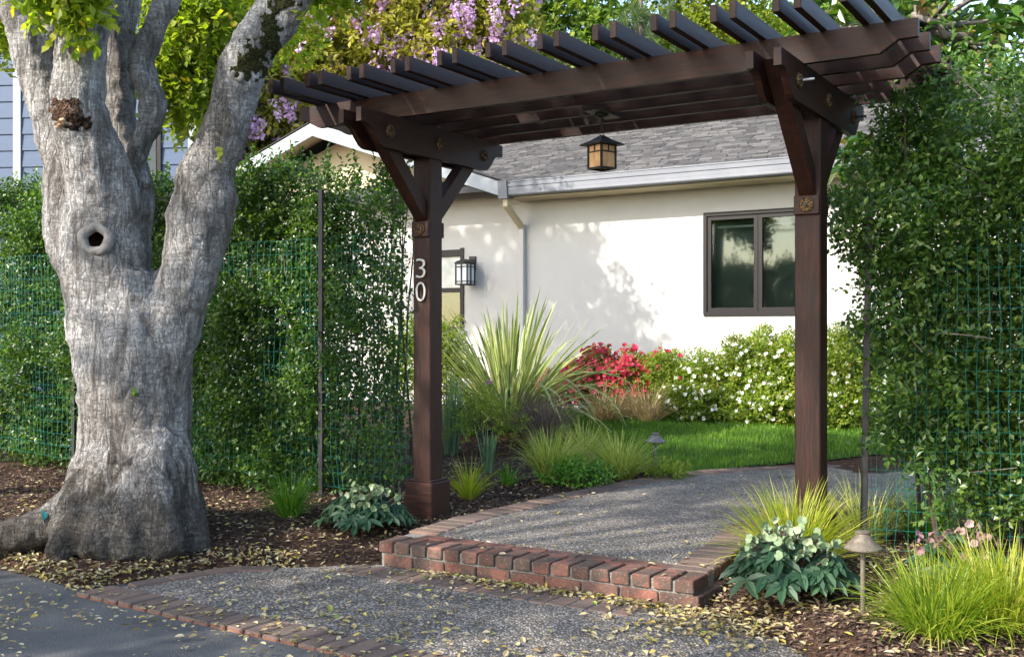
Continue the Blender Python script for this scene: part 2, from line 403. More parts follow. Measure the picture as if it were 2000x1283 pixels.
    # bark
    k = NT('smooth_grey_bark'); v = k.pos(); wr = k.noise(k.pos(scale=(1, 1, 4.2)), 6.5, 6, .60, 1.8); pl = k.noise(k.pos(scale=(3.2, 3.2, .55)), 3.2, 6, .65, .8)
    fine = k.noise(k.pos(scale=(1.4, 1.4, 7)), 30, 4, .65, 1.0); cr = k.vor(k.pos(scale=(2.6, 2.6, .8)), 7, 'DISTANCE_TO_EDGE')
    col = k.ramp(wr, [(.25, (.22, .205, .19)), (.38, (.39, .37, .35)), (.55, (.51, .49, .47)), (.8, (.62, .60, .575))])
    col = k.mix(k.ramp(pl, [(.50, (0, 0, 0)), (.62, (.72, .72, .72))]), col, (.15, .13, .112))
    col = k.mix(1.0, col, k.ramp(fine, [(.3, (.72, .72, .72)), (.5, (1.0, 1.0, 1.0)), (.75, (1.12, 1.12, 1.12))]), 'MULTIPLY')
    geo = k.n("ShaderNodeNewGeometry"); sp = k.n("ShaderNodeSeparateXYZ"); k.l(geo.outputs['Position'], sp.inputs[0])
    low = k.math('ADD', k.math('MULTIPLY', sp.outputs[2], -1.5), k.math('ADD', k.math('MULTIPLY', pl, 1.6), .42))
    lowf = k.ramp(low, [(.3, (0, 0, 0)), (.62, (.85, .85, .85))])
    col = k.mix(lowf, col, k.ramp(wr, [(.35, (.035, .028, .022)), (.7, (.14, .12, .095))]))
    ck = k.vor(k.pos(scale=(3.0, 3.0, 1.0)), 6.5, 'DISTANCE_TO_EDGE'); wcr = k.noise(k.pos(scale=(1, 1, 3.5)), 14, 5, .7, 2.5)
    line = k.ramp(k.math('ABSOLUTE', k.math('SUBTRACT', wcr, .5)), [(.0, (1, 1, 1)), (.014, (0, 0, 0))])
    line2 = k.ramp(k.math('ABSOLUTE', k.math('SUBTRACT', k.noise(k.pos(scale=(4, 4, .7)), 4.5, 5, .7, 1.5), .5)), [(.0, (1, 1, 1)), (.018, (0, 0, 0))])
    bigp = k.noise(k.pos(), 1.7, 3); col = k.mix(1.0, col, k.ramp(bigp, [(.36, (.55, .52, .49)), (.56, (1, 1, 1))]), 'MULTIPLY')
    col = k.mix(k.math('MULTIPLY', line, .6), col, (.055, .045, .038)); col = k.mix(k.math('MULTIPLY', line2, .55), col, (.04, .034, .028))
    h = k.math('ADD', k.math('MULTIPLY', wr, .6), k.math('ADD', k.math('MULTIPLY', fine, .3), k.math('MULTIPLY', k.ramp(cr, [(0, (0, 0, 0)), (.12, (1, 1, 1))]), .35)))
    h = k.math('SUBTRACT', h, k.math('MULTIPLY', k.ramp(pl, [(.50, (0, 0, 0)), (.6, (1, 1, 1))]), .35))
    h = k.math('SUBTRACT', h, k.math('MULTIPLY', k.math('ADD', line, line2), .5))
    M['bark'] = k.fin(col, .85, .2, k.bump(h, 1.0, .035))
    k = NT('callus_bark'); v = k.pos(scale=(1, 1, 1)); n = k.noise(v, 26, 5, .6, .5); M['callus'] = k.fin(k.ramp(n, [(.3, (.10, .088, .08)), (.6, (.21, .195, .18))]), .8, .3, k.bump(n, .8, .012))
    k = NT('rotten_wood'); n = k.noise(k.pos(), 22, 5, .7); M['rot'] = k.fin(k.ramp(n, [(.35, (.006, .004, .003)), (.62, (.030, .017, .010)), (.85, (.11, .062, .032))]), .95, .1, k.bump(n, 1.0, .03))
    k = NT('wound_bark'); n = k.noise(k.pos(), 16, 5, .7); M['wound'] = k.fin(k.ramp(n, [(.35, (.02, .012, .008)), (.55, (.10, .06, .04)), (.75, (.26, .20, .16))]), .95, .1, k.bump(n, 1.0, .03))
    k = NT('torn_wood'); M['torn'] = k.fin((.34, .24, .15), .9, .1)
    k = NT('moss'); n = k.noise(k.pos(), 60, 5, .7); M['moss'] = k.fin(k.ramp(n, [(.35, (.012, .013, .006)), (.7, (.055, .055, .018))]), .95, .1, k.bump(n, 1.0, .02))
    k = NT('lichen'); M['lichen'] = k.fin((.30, .33, .04), .9, .1)
    k = NT('twig_bark'); n = k.noise(k.pos(), 20, 4); M['twig'] = k.fin(k.ramp(n, [(.3, (.035, .025, .018)), (.7, (.11, .085, .065))]), .85, .2)
    k = NT('limb_bark'); n = k.noise(k.pos(), 8, 5); M['limb'] = k.fin(k.ramp(n, [(.3, (.08, .068, .055)), (.7, (.22, .19, .16))]), .85, .2, k.bump(n, .6, .03))
    # leaves
    M['hedge'] = mleaf('privet_leaf', [(0, (.014, .040, .009)), (.45, (.036, .085, .014)), (.8, (.085, .155, .022)), (1, (.20, .27, .04))], .42, .38, .5)
    M['rhedge'] = mleaf('pittosporum_leaf', [(0, (.018, .050, .012)), (.5, (.055, .118, .022)), (.85, (.125, .20, .034)), (1, (.26, .33, .055))], .42, .36, .55)
    M['maple'] = mleaf('maple_leaf', [(0, (.08, .15, .014)), (.5, (.19, .25, .022)), (.85, (.32, .34, .03)), (1, (.42, .28, .035))], .58, .5, .3)
    M['oak'] = mleaf('oak_leaf', [(0, (.07, .13, .025)), (.5, (.14, .22, .035)), (1, (.26, .31, .05))], .42, .5, .3, vs=.8)
    M['lime'] = mleaf('lime_leaf', [(0, (.09, .13, .015)), (.5, (.17, .21, .02)), (1, (.30, .30, .035))], .45, .5, .3, vs=.8)
    M['wist'] = mleaf('wisteria_leaf', [(0, (.12, .13, .025)), (.45, (.27, .26, .04)), (.8, (.38, .35, .05)), (1, (.40, .22, .08))], .42, .5, .3, vs=.9)
    M['lilac'] = mleaf('wisteria_petal', [(0, (.52, .32, .56)), (.6, (.70, .47, .68)), (1, (.85, .66, .80))], .4, .6, .2, (1.0, 1.0, 1.1), vary=.1)
    M['magn'] = mleaf('magnolia_leaf', [(0, (.025, .070, .012)), (.6, (.065, .14, .02)), (.86, (.10, .19, .03)), (1, (.26, .15, .06))], .30, .25, .6)
    M['pine'] = mleaf('pine_needle', [(0, (.05, .09, .03)), (1, (.13, .18, .06))], .2, .5, .3)
    M['azal'] = mleaf('azalea_leaf', [(0, (.07, .13, .014)), (.5, (.16, .23, .024)), (.88, (.28, .33, .04)), (1, (.38, .20, .06))], .45, .5, .3)
    M['red'] = mleaf('red_petal', [(0, (.24, .004, .022)), (.6, (.40, .008, .045)), (1, (.52, .03, .12))], .35, .5, .3, (1.1, .9, .9), vary=.1)
    M['white'] = mleaf('white_petal', [(0, (.70, .70, .66)), (1, (.84, .83, .80))], .3, .5, .3, (1, 1, 1), vary=.03)
    M['blade'] = mleaf('lawn_blade', [(0, (.055, .135, .014)), (.6, (.115, .225, .022)), (1, (.20, .31, .035))], .35, .5, .25, vs=2.5)
    M['sedge'] = mleaf('golden_sedge', [(0, (.16, .22, .018)), (.5, (.29, .33, .025)), (.9, (.42, .42, .05)), (1, (.50, .42, .14))], .42, .45, .35, vary=.15)
    M['sedge2'] = mleaf('green_gold_sedge', [(0, (.08, .16, .012)), (.5, (.19, .27, .022)), (1, (.38, .40, .06))], .42, .45, .35, vary=.15)
    M['gtuft'] = mleaf('green_sedge', [(0, (.04, .13, .012)), (.6, (.09, .22, .02)), (1, (.20, .30, .04))], .38, .45, .35, vary=.2)
    M['carex'] = mleaf('variegated_sedge', [(0, (.15, .22, .035)), (.5, (.30, .34, .08)), (1, (.52, .50, .20))], .38, .5, .3, vary=.15)
    M['tan'] = mleaf('tan_grass', [(0, (.26, .19, .10)), (.5, (.44, .34, .17)), (1, (.60, .50, .28))], .35, .6, .2, (1.2, 1.1, .8), vary=.15)
    M['mauve'] = mleaf('mauve_grass', [(0, (.11, .08, .08)), (.5, (.20, .15, .14)), (1, (.30, .24, .19))], .3, .6, .2, (1.1, 1, .9), vary=.15)
    M['iris'] = mleaf('iris_blade', [(0, (.10, .18, .11)), (1, (.22, .32, .22))], .3, .45, .4)
    M['shrub'] = mleaf('dark_shrub_leaf', [(0, (.018, .05, .012)), (1, (.06, .11, .025))], .3, .4, .4)
    M['hleaf'] = mleaf('hellebore_leaf', [(0, (.014, .044, .022)), (.6, (.028, .072, .034)), (1, (.060, .11, .048))], .2, .5, .3, (1.2, 1.4, .7))
    M['hflow'] = mleaf('hellebore_petal', [(0, (.18, .26, .14)), (.6, (.30, .38, .22)), (1, (.44, .48, .32))], .35, .55, .3, (1.1, 1.2, .8), vary=.15)
    M['hpink'] = mleaf('pink_hellebore_petal', [(0, (.22, .11, .13)), (.5, (.36, .19, .22)), (1, (.44, .33, .30))], .35, .55, .3, (1.1, 1, 1), vary=.15)
    M['fallen'] = mleaf('fallen_leaf', [(0, (.13, .085, .045)), (.25, (.28, .22, .10)), (.5, (.36, .30, .16)), (.72, (.42, .37, .24)), (.90, (.42, .30, .06)), (.97, (.34, .32, .07)), (1, (.16, .24, .04))], .15, .6, .3, (1, 1, .8), vary=.1)
    # flax: green stripe with cream margins
    k = NT('striped_flax_blade'); e = k.attr('edge'); r = k.attr('rnd')
    cen = k.ramp(r, [(0, (.10, .19, .02)), (.6, (.20, .30, .035)), (1, (.38, .42, .09))])
    f = k.ramp(k.math('ABSOLUTE', k.math('SUBTRACT', e, .5)), [(.28, (0, 0, 0)), (.37, (1, 1, 1))])
    col = k.mix(f, cen, (.56, .54, .27)); k.fin(col, .4, .45)
    tr = k.n("ShaderNodeBsdfTranslucent"); mx = k.n("ShaderNodeMixShader"); mx.inputs[0].default_value = .35
    k.l(col, tr.inputs[0]); k.l(k.b.outputs[0], mx.inputs[1]); k.l(tr.outputs[0], mx.inputs[2]); k.l(mx.outputs[0], k.out.inputs[0]); M['flax'] = k.m
    k = NT('turquoise_paint_mark'); M['turq'] = k.fin((.05, .38, .33), .6, .3)

TD = 6.5     # depth of the big tree
build_materials()

# ------------------------------------------------------------------ terrain
YF_X = np.array([-40, -7, -2.9, -2.24, -1.64, -.88, -.76, .90, 1.08, 1.20, 1.35, 1.5, 8, 40])
YF_Y = np.array([12, 6.9, 6.08, 5.56, 6.02, 6.13, 6.13, 5.10, 4.72, 4.35, 3.4, 1.9, 1.5, 1.5])
def vnoise(x, y, s, seed=0):
    x = x*s; y = y*s; xi = np.floor(x).astype(int); yi = np.floor(y).astype(int); fx = x-xi; fy = y-yi
    fx = fx*fx*(3-2*fx); fy = fy*fy*(3-2*fy)
    def h(i, j):
        n = (i*374761393 + j*668265263 + seed*974634777) & 0x7fffffff
        n = ((n ^ (n >> 13))*1274126177) & 0x7fffffff
        return (n & 0xffff)/65535.0
    return (h(xi, yi)*(1-fx)+h(xi+1, yi)*fx)*(1-fy) + (h(xi, yi+1)*(1-fx)+h(xi+1, yi+1)*fx)*fy
def sm(e0, e1, x):
    t = np.clip((x-e0)/(e1-e0), 0, 1); return t*t*(3-2*t)
def zt(x, y, bumps=True):
    x = np.asarray(x, float); y = np.asarray(y, float)
    d = y - np.interp(x, YF_X, YF_Y)
    b = x*ST + y*CT
    z = -.05 + .065*sm(-.02, .05, d) + .10*sm(0.0, 1.3, d)
    z = z + .19*sm(8.6, 11.8, b)
    # mound of the tree roots
    r2 = ((x+2.3)/1.1)**2 + ((y-6.6)/.9)**2
    z = z + .06*np.exp(-r2)
    if bumps: z = z + (vnoise(x, y, 2.3, 1)-.5)*.04*sm(.1, .6, d) + (vnoise(x, y, 9, 2)-.5)*.018*sm(.0, .2, d)
    return z

def grid(xs, ys, fz):
    X, Y = np.meshgrid(xs, ys); Z = fz(X, Y); v = np.stack([X, Y, Z], -1).reshape(-1, 3)
    nx = len(xs); i = np.arange(len(ys)-1)[:, None]*nx + np.arange(nx-1)[None, :]; i = i.ravel()
    return v, np.stack([i, i+1, i+1+nx, i+nx], 1)
def inpoly(x, y, poly):
    x = np.asarray(x); y = np.asarray(y); c = np.zeros(x.shape, bool); n = len(poly)
    for i in range(n):
        x1, y1 = poly[i]; x2, y2 = poly[i-1]
        k = ((y1 > y) != (y2 > y)) & (x < (x2-x1)*(y-y1)/(y2-y1+1e-12)+x1); c ^= k
    return c
g = Geo(); g.add([(-600, -300, -.12), (600, -300, -.12), (600, 900, -.12), (-600, 900, -.12)], [[0, 1, 2, 3]])
part('ground', g, M['soil'], kind='structure')
g = Geo(); v, f = grid(np.arange(-14, 12.01, .09), np.arange(1.4, 26, .075), zt); g.add(v, f)
bed = part('mulch_bed', g, M['soil'], smooth=True, kind='structure')
g = Geo(); g.add([(-60, -30, 0), (60, -30, 0), (60, 7.2, 0), (-60, 9, 0)], [[0, 1, 2, 3]])
part('driveway', g, M['asphalt'], kind='structure')

# bricks --------------------------------------------------------------
def brick_mesh(name, sx, sy, sz, seed, mat, bev=.0045):
    rr = random.Random(seed); bm = bmesh.new(); bmesh.ops.create_cube(bm, size=1)
    for v in bm.verts:
        v.co = Vector((v.co.x*sx, v.co.y*sy, v.co.z*sz)) + Vector([rr.uniform(-1, 1)*.0025 for _ in range(3)])
    bmesh.ops.bevel(bm, geom=bm.edges[:], offset=bev, segments=1, affect='EDGES')
    me = from_bm(bm).mesh(name); bm.free(); me.materials.append(mat); return me
BL, BW, BH = .198, .095, .062
header = [brick_mesh('brick', BW, BL, BH, i, M['brick']) for i in range(5)]     # narrow across, long away
paver = [brick_mesh('brick', BW+.006, BL+.01, BH, 20+i, M['paver'], .008) for i in range(5)]
def put_brick(parent, me, loc, rz, tilt=.008, name='brick'):
    o = bpy.data.objects.new(name, me); C.objects.link(o); o.parent = parent
    o.location = loc; o.rotation_euler = (random.uniform(-tilt, tilt), random.uniform(-tilt, tilt), rz + random.uniform(-.012, .012)); return o

def slab(poly, z0, z1):
    bm = bmesh.new(); vs = [bm.verts.new((x, y, z1)) for x, y in poly]; fc = bm.faces.new(vs)
    if fc.normal.z < 0: fc.normal_flip()
    r = bmesh.ops.extrude_face_region(bm, geom=[fc])
    for q in r['geom']:
        if isinstance(q, bmesh.types.BMVert): q.co.z = z0
    bmesh.ops.recalc_face_normals(bm, faces=bm.faces[:])
    bmesh.ops.triangulate(bm, faces=[q for q in bm.faces if len(q.verts) > 4])
    g = from_bm(bm); bm.free(); return g
def resample(pts, step):
    pts = np.array(pts, float)
    # smooth with Catmull-Rom first
    out = []
    for i in range(len(pts)-1):
        p0 = pts[max(i-1, 0)]; p1 = pts[i]; p2 = pts[i+1]; p3 = pts[min(i+2, len(pts)-1)]
        for t in np.linspace(0, 1, 12, endpoint=False):
            out.append(.5*((2*p1)+(-p0+p2)*t+(2*p0-5*p1+4*p2-p3)*t*t+(-p0+3*p1-3*p2+p3)*t**3))
    out.append(pts[-1]); out = np.array(out)
    s = np.concatenate([[0], np.cumsum(np.linalg.norm(np.diff(out, axis=0), axis=1))])
    q = np.arange(step/2, s[-1], step); x = np.interp(q, s, out[:, 0]); y = np.interp(q, s, out[:, 1])
    x2 = np.interp(q+.01, s, out[:, 0]); y2 = np.interp(q+.01, s, out[:, 1]); x1 = np.interp(q-.01, s, out[:, 0]); y1 = np.interp(q-.01, s, out[:, 1])
    return out, np.stack([x, y, np.arctan2(y2-y1, x2-x1)], 1)
SL = (-.757, 6.085); SR = (.862, 5.09)                 # ends of the step's front edge
dirS = Vector((SR[0]-SL[0], SR[1]-SL[1], 0)); LS = dirS.length; dirS.normalize(); inS = Vector((-dirS.y, dirS.x, 0)); rzS = math.atan2(dirS.y, dirS.x)
left_edge = [SL, (-.56, 6.50), (-.33, 6.93), (0, 7.38), (.38, 7.92), (.80, 8.44), (1.29, 8.95), (1.78, 9.30), (2.5, 9.56), (3.2, 9.7), (5, 9.85)]
right_edge = [SR, (1.10, 5.56), (1.31, 6.02), (1.50, 6.45), (1.9, 7.0), (2.4, 7.35), (3.1, 7.62), (5, 7.9)]
le, leb = resample(left_edge, .112); re_, reb = resample(right_edge, .106)
def offset(line, d):
    t = np.gradient(line, axis=0); t /= np.linalg.norm(t, axis=1, keepdims=True); return line + d*np.stack([t[:, 1], -t[:, 0]], 1)
li = offset(le, .19); ri = offset(re_, -.19)
f0 = Vector((*SL, 0)) + inS*.30; f1 = Vector((*SR, 0)) + inS*.30
li = [tuple(p) for p in li if AB(p[0], p[1])[1] > AB(f0.x, f0.y)[1]+.03]; ri = [tuple(p) for p in ri if AB(p[0], p[1])[1] > AB(f1.x, f1.y)[1]+.03]
path = part('path', slab(li + ri[::-1], .02, .146), M['aggregate'], kind='structure')
# core under the borders so that joints show mortar
core_l = offset(le, .012); core_r = offset(re_, -.012)
core = [tuple(p) for p in core_l] + [tuple(p) for p in core_r][::-1]
fA = Vector((*SL, 0)) + inS*.014; core = core[1:-1]
part('mortar_bed', slab(core, -.02, .138), M['mortar'], path)
ZT = .152 - BH/2
for x, y, a in leb[0:]:
    n = Vector((math.sin(a), -math.cos(a), 0)); c = Vector((x, y, 0)) + n*.10
    if (c - Vector((*SL, 0))).dot(inS) < .33: continue
    put_brick(path, random.choice(paver), (c.x, c.y, ZT + random.uniform(-.002, .002)), a)
for x, y, a in reb:
    n = Vector((-math.sin(a), math.cos(a), 0)); c = Vector((x, y, 0)) + n*.10
    if (c - Vector((*SL, 0))).dot(inS) < .22: continue
    put_brick(path, random.choice(paver), (c.x, c.y, ZT + random.uniform(-.002, .002)), a)
nb = int(LS/.1065)
for i in range(nb):
    c = Vector((*SL, 0)) + dirS*(.05+i*(LS-.1)/(nb-1)) + inS*(.099)
    put_brick(path, random.choice(header), (c.x, c.y, ZT + random.uniform(-.002, .002)), rzS)
n2 = int((LS-.2)/.208)
for i in range(n2):
    c = Vector((*SL, 0)) + dirS*(.22+i*.208) + inS*(.253)
    put_brick(path, random.choice(header), (c.x, c.y, ZT-.002), rzS+R(90))
n3 = int(round(LS/.215)); st = LS/n3
low_me = [brick_mesh('brick', st-.011, BW, BH+.004, 40+i, M['brick']) for i in range(4)]
for i in range(n3):
    c = Vector((*SL, 0)) + dirS*(st/2+i*st+.03) + inS*(.049)
    put_brick(path, random.choice(low_me), (c.x, c.y, .045), rzS)
for j in range(5):                                      # right-hand return of the lower course
    c = Vector((*SR, 0)) + inS*(.17+j*.208) - dirS*(-.03+.05)
    put_brick(path, random.choice(header), (c.x, c.y, .045), rzS)
# left return
for j in range(3):
    c = Vector((*SL, 0)) + inS*(.17+j*.208) + dirS*.05
    put_brick(path, random.choice(header), (c.x, c.y, .045), rzS)
g = Geo()
a0 = Vector((*SL, 0)); 
def FS(a, b, z): 
    p = a0 + dirS*a + inS*b; return (p.x, p.y, z)
g.merge(box(.012, LS-.012, .016, .30, .0, .1385, FS)); g.merge(box(-.03, LS+.05, -.045, .02, -.02, .010, FS))
part('mortar_bed', g, M['mortar'], path)

# lower apron --------------------------------------------------------
EL = Vector((-2.21, 5.43, 0)); ER = Vector((-.30, 4.14, 0)); 
AP_BACK = [(-2.21, 5.46), (-1.66, 6.02), (-.88, 6.12), (-.72, 6.13)]
apron_poly = [(-2.15, 5.46), (-1.62, 6.0), (-.86, 6.1), (-.70, 6.05), (.86, 5.06), (.95, 5.0), (1.10, 4.7), (1.25, 4.3), (1.5, 3.4), (.5, 2.9), (-.2, 4.12)]
apron_poly = [(-2.12, 5.46), (-1.62, 5.98), (-.86, 6.08), (-.70, 6.05), (.95, 5.02), (1.10, 4.72), (1.24, 4.3), (1.5, 3.3), (1.2, 3.0)]
apron = part('apron', slab(apron_poly, -.02, .012), M['aggregate'], kind='structure')
_, eb = resample([tuple(EL.xy), tuple((EL.lerp(ER, .5)).xy), tuple(ER.xy), (.9, 3.33)], .112)
for x, y, a in eb:
    n = Vector((-math.sin(a), math.cos(a), 0)); c = Vector((x, y, 0)) + n*.10
    put_brick(apron, random.choice(paver), (c.x, c.y, .020-BH/2+random.uniform(-.002, .003)), a, .015)
_, ebk = resample([(-2.02, 5.62), (-1.62, 5.98), (-1.35, 6.03)], .215)
for x, y, a in ebk:
    n = Vector((math.sin(a), -math.cos(a), 0)); c = Vector((x, y, 0)) + n*.05
    put_brick(apron, random.choice(paver), (c.x, c.y, .022-BH/2), a+R(90), .02)
for i in range(16):
    c = Vector((*SL, 0)) + dirS*(-.05+i*.112) - inS*(.155)
    put_brick(apron, random.choice(paver), (c.x, c.y, .017-BH/2), rzS, .01)

# ------------------------------------------------------------------ lawn
lawn_poly = [(.3, 13.9), (.75, 10.6), (1.02, 9.25), (1.32, 9.04), (1.80, 9.39), (2.5, 9.65), (3.2, 9.79), (5, 9.94), (9, 9.6), (9, 8.7), (8.2, 9.2), (6.5, 10.2), (3.9, 11.9), (1.6, 13.35)]
xs = np.arange(.2, 9.2, .06); ys = np.arange(8.6, 14.1, .06); v, f = grid(xs, ys, lambda x, y: zt(x, y)+.012)
c = v[f].mean(1); f = f[inpoly(c[:, 0], c[:, 1], lawn_poly)]
lawn = part('lawn', Geo().add(v, f), M['lawn'], smooth=True, kind='structure')
n = 95000; x = RNG.uniform(.2, 7.0, n); y = RNG.uniform(8.7, 14, n); k = inpoly(x, y, lawn_poly); x, y = x[k], y[k]; n = len(x)
p = np.stack([x, y, zt(x, y)+.008], 1)
g = blades(p, RNG.uniform(0, 6.283, n), RNG.uniform(0, .5, n), RNG.uniform(.1, 1.2, n), RNG.uniform(.035, .075, n), RNG.uniform(.004, .007, n), m=2, rnd=np.clip(RNG.random(n)*.6+vnoise(x, y, 3)*.4, 0, 1))
tag(part('lawn_grass', g, M['blade'], kind='stuff'), 'short green lawn grass between the curved path and the azaleas', 'grass')

# ------------------------------------------------------------------ scatter on the ground
def keep_bed(x, y):
    d = y - np.interp(x, YF_X, YF_Y)
    return (d > .0) & ~inpoly(x, y, core) & ~inpoly(x, y, lawn_poly)
def chips(n, xr, yr, smin, smax):
    x = RNG.uniform(*xr, n); y = RNG.uniform(*yr, n); k = keep_bed(x, y); x, y = x[k], y[k]; n = len(x)
    p = np.stack([x, y, zt(x, y)+RNG.uniform(.0, .014, n)], 1); d = norm(np.stack([RNG.normal(size=n), RNG.normal(size=n), RNG.normal(size=n)*.22], 1))
    L = RNG.uniform(smin, smax, n); return leaves(p, d, L, L*RNG.uniform(.25, .5, n), fine=False, curl=.1, nrm=np.array([[0, 0, 1.6]]))
g = chips(56000, (-4.8, .2), (5.5, 9.8), .018, .045); g.merge(chips(22000, (.7, 2.5), (3.6, 5.8), .018, .045)); g.merge(chips(10000, (1.2, 3.9), (5.8, 8.0), .018, .045)); g.merge(chips(16000, (-1.4, 1.4), (6.8, 12.2), .02, .05))
tag(part('bark_mulch', g, M['chip'], kind='stuff'), 'loose brown bark chips covering the planting beds', 'mulch')
def fall(n, xr, yr, fz, ok, s=(.016, .046)):
    x = RNG.uniform(*xr, n); y = RNG.uniform(*yr, n); k = ok(x, y); x, y = x[k], y[k]; n = len(x)
    if n == 0: return Geo()
    p = np.stack([x, y, fz(x, y)+RNG.uniform(.003, .012, n)], 1); d = norm(np.stack([RNG.normal(size=n), RNG.normal(size=n), RNG.normal(size=n)*.15], 1))
    L = RNG.uniform(*s, n)
    return leaves(p - d*L[:, None]*.5, d, L, L*RNG.uniform(.42, .62, n), fold=.12, curl=.12, nrm=np.array([[0, 0, 1.8]]))
patch = lambda s, t, sd: (lambda x, y: vnoise(x, y, s, sd)*RNG.random(len(x)) > t)
front = lambda x, y: (y < np.interp(x, YF_X, YF_Y)-.02)
def on_front(x, y): return front(x, y) & (vnoise(x, y, 2.2, 5)*.7+RNG.random(len(x))*.55 > .72)
g = fall(5200, (-3.2, 1.4), (3.9, 6.2), lambda x, y: np.full(len(x), .018), on_front)
n = 460; t = RNG.random(n); off = np.abs(RNG.normal(size=n))*.055+.012                        # drift along the foot of the step
aa = .25+t**.8*(LS-.1); pp = np.array([FS(a, -o, .022+RNG.random()*.014) for a, o in zip(aa, off)])
g.merge(leaves(pp, norm(np.stack([RNG.normal(size=n), RNG.normal(size=n), RNG.normal(size=n)*.3], 1)), RNG.uniform(.025, .045, n), RNG.uniform(.013, .022, n), fold=.15, curl=.15, nrm=np.array([[0, 0, 1.2]])))
n = 520; xx = RNG.normal(1.0, .22, n); yy = RNG.normal(4.85, .16, n)                            # drift at its right end
g.merge(leaves(np.stack([xx, yy, np.maximum(zt(xx, yy), .014)+RNG.uniform(.002, .02, n)], 1), norm(np.stack([RNG.normal(size=n), RNG.normal(size=n), RNG.normal(size=n)*.25], 1)), RNG.uniform(.025, .045, n), RNG.uniform(.013, .022, n), nrm=np.array([[0, 0, 1.2]])))
g.merge(fall(3300, (-4.2, -.5), (5.5, 8.6), lambda x, y: zt(x, y)+.012, lambda x, y: keep_bed(x, y) & (RNG.random(len(x)) < np.interp(y, [5.6, 6.3, 8.5], [1, .8, .45]))))
n = 800; xx = RNG.uniform(-3.2, -1.2, n); yy = np.interp(xx, YF_X, YF_Y)+np.abs(RNG.normal(size=n))*.13-.03   # along the drive
g.merge(leaves(np.stack([xx, yy, np.maximum(zt(xx, yy), .0)+RNG.uniform(.004, .02, n)], 1), norm(np.stack([RNG.normal(size=n), RNG.normal(size=n), RNG.normal(size=n)*.25], 1)), RNG.uniform(.022, .042, n), RNG.uniform(.012, .022, n), nrm=np.array([[0, 0, 1.2]])))
g.merge(fall(2600, (.8, 3.4), (3.7, 6.6), lambda x, y: zt(x, y)+.012, keep_bed))
g.merge(fall(420, (-.8, 2.6), (5.1, 9.4), lambda x, y: np.full(len(x), .153), lambda x, y: inpoly(x, y, core)))
g.merge(fall(700, (-.8, 1.2), (6.6, 10), lambda x, y: zt(x, y)+.012, keep_bed))
tag(part('fallen_leaves', g, M['fallen'], smooth=False, kind='stuff'), 'small yellow and tan leaves fallen on drive, paving and mulch', 'fallen leaves')

# ------------------------------------------------------------------ pergola
PA0, PA1, PB = -4.240, -1.670, 5.817
pl = W((PA0+PA1)/2, PB, .13)
perg = thing('pergola', 'dark stained timber pergola arching over the garden path', 'pergola', pl, -TH)
HW = .070
Z_CB, Z_CT = 2.48, 2.690
for a in (PA0, PA1):
    g = box(a-HW, a+HW, PB-HW, PB+HW, .13, Z_CB+.01, W, .006); g.merge(box(a-.048, a+.048, PB-HW+.004, PB+HW-.004, Z_CB, Z_CT, W))
    post = part('post', g, M['wood_z'], perg)
    s = .11
    part('post_base', box(a-s, a+s, PB-s, PB+s, .10, .345, W, .008).merge(box(a-s+.012, a+s-.012, PB-s+.012, PB+s-.012, .345, .358, W, .004)), M['wood_x'], post)
    # front and back block, medallion
    part('block', box(a-HW+.001, a+HW-.001, PB-HW-.022, PB-HW+.002, 1.965, 2.068, W, .004), M['wood_x'], perg)
    part('block', box(a-HW+.001, a+HW-.001, PB+HW-.002, PB+HW+.022, 1.965, 2.068, W, .004), M['wood_x'], perg)
    bw = .044
    for sgn in (-1, 1):
        y0 = HW; z0 = 2.062; rise = Z_CT-.02-z0
        t = .095*1.414
        prof = [(y0, z0), (y0+rise*1.0, z0+rise), (y0+rise-t*.0, z0+rise), (y0+rise-t, z0+rise), (y0, z0+t)]
        prof = [(y0, z0), (y0+rise, z0+rise), (y0+rise-t, z0+rise), (y0, z0+t)]
        # lower face leans out from the post
        part('brace', prism(prof, a-bw, a+bw, lambda p, q, w, sg=sgn: W(w, PB+sg*p, q)), M['wood_z'], perg)
    arc = lambda p0, p1, p2, n: [((1-t)**2*p0[0]+2*t*(1-t)*p1[0]+t*t*p2[0], (1-t)**2*p0[1]+2*t*(1-t)*p1[1]+t*t*p2[1]) for t in np.linspace(0, 1, n)]
    half = [(.80, Z_CT), (.80, 2.606)] + arc((.755, 2.606), (.70, 2.600), (.665, 2.545), 5) + arc((.64, 2.52), (.61, 2.482), (.565, Z_CB), 4)
    prof = half + [(-x, z) for x, z in half[::-1]]
    for sgn in (-1, 1):
        w0, w1 = sorted((a+sgn*.050, a+sgn*.088))
        part('cross_beam', prism(prof, w0, w1, lambda p, q, w: W(w, PB+p, q)), M['wood_y'], perg)
def medallion(center, axis, rad=.040):
    g = lathe([(rad*.98, 0), (rad, .006), (rad*.9, .010), (rad*.82, .006), (rad*.5, .006), (rad*.45, .010), (rad*.3, .012)], 24, center, axis)
    ax = Vector(axis); u = ax.orthogonal().normalized(); w = ax.cross(u)
    for i in range(10):
        t = i*.6283; d = u*math.cos(t)+w*math.sin(t); c0 = Vector(center)+d*rad*.66+ax*.007
        g.merge(lathe([(rad*.15, 0), (rad*.13, .006), (rad*.05, .009)], 8, c0, axis))
    o = part('medallion', g, M['bronze'], perg, smooth=False)
    b = lathe([(.011, .010), (.011, .020), (.008, .022)], 6, center, axis)
    part('bolt', b, M['iron'], o); return o
A_AX = tuple(W(1, 0, 0)); MA_AX = tuple(W(-1, 0, 0)); F_AX = tuple(W(0, -1, 0))
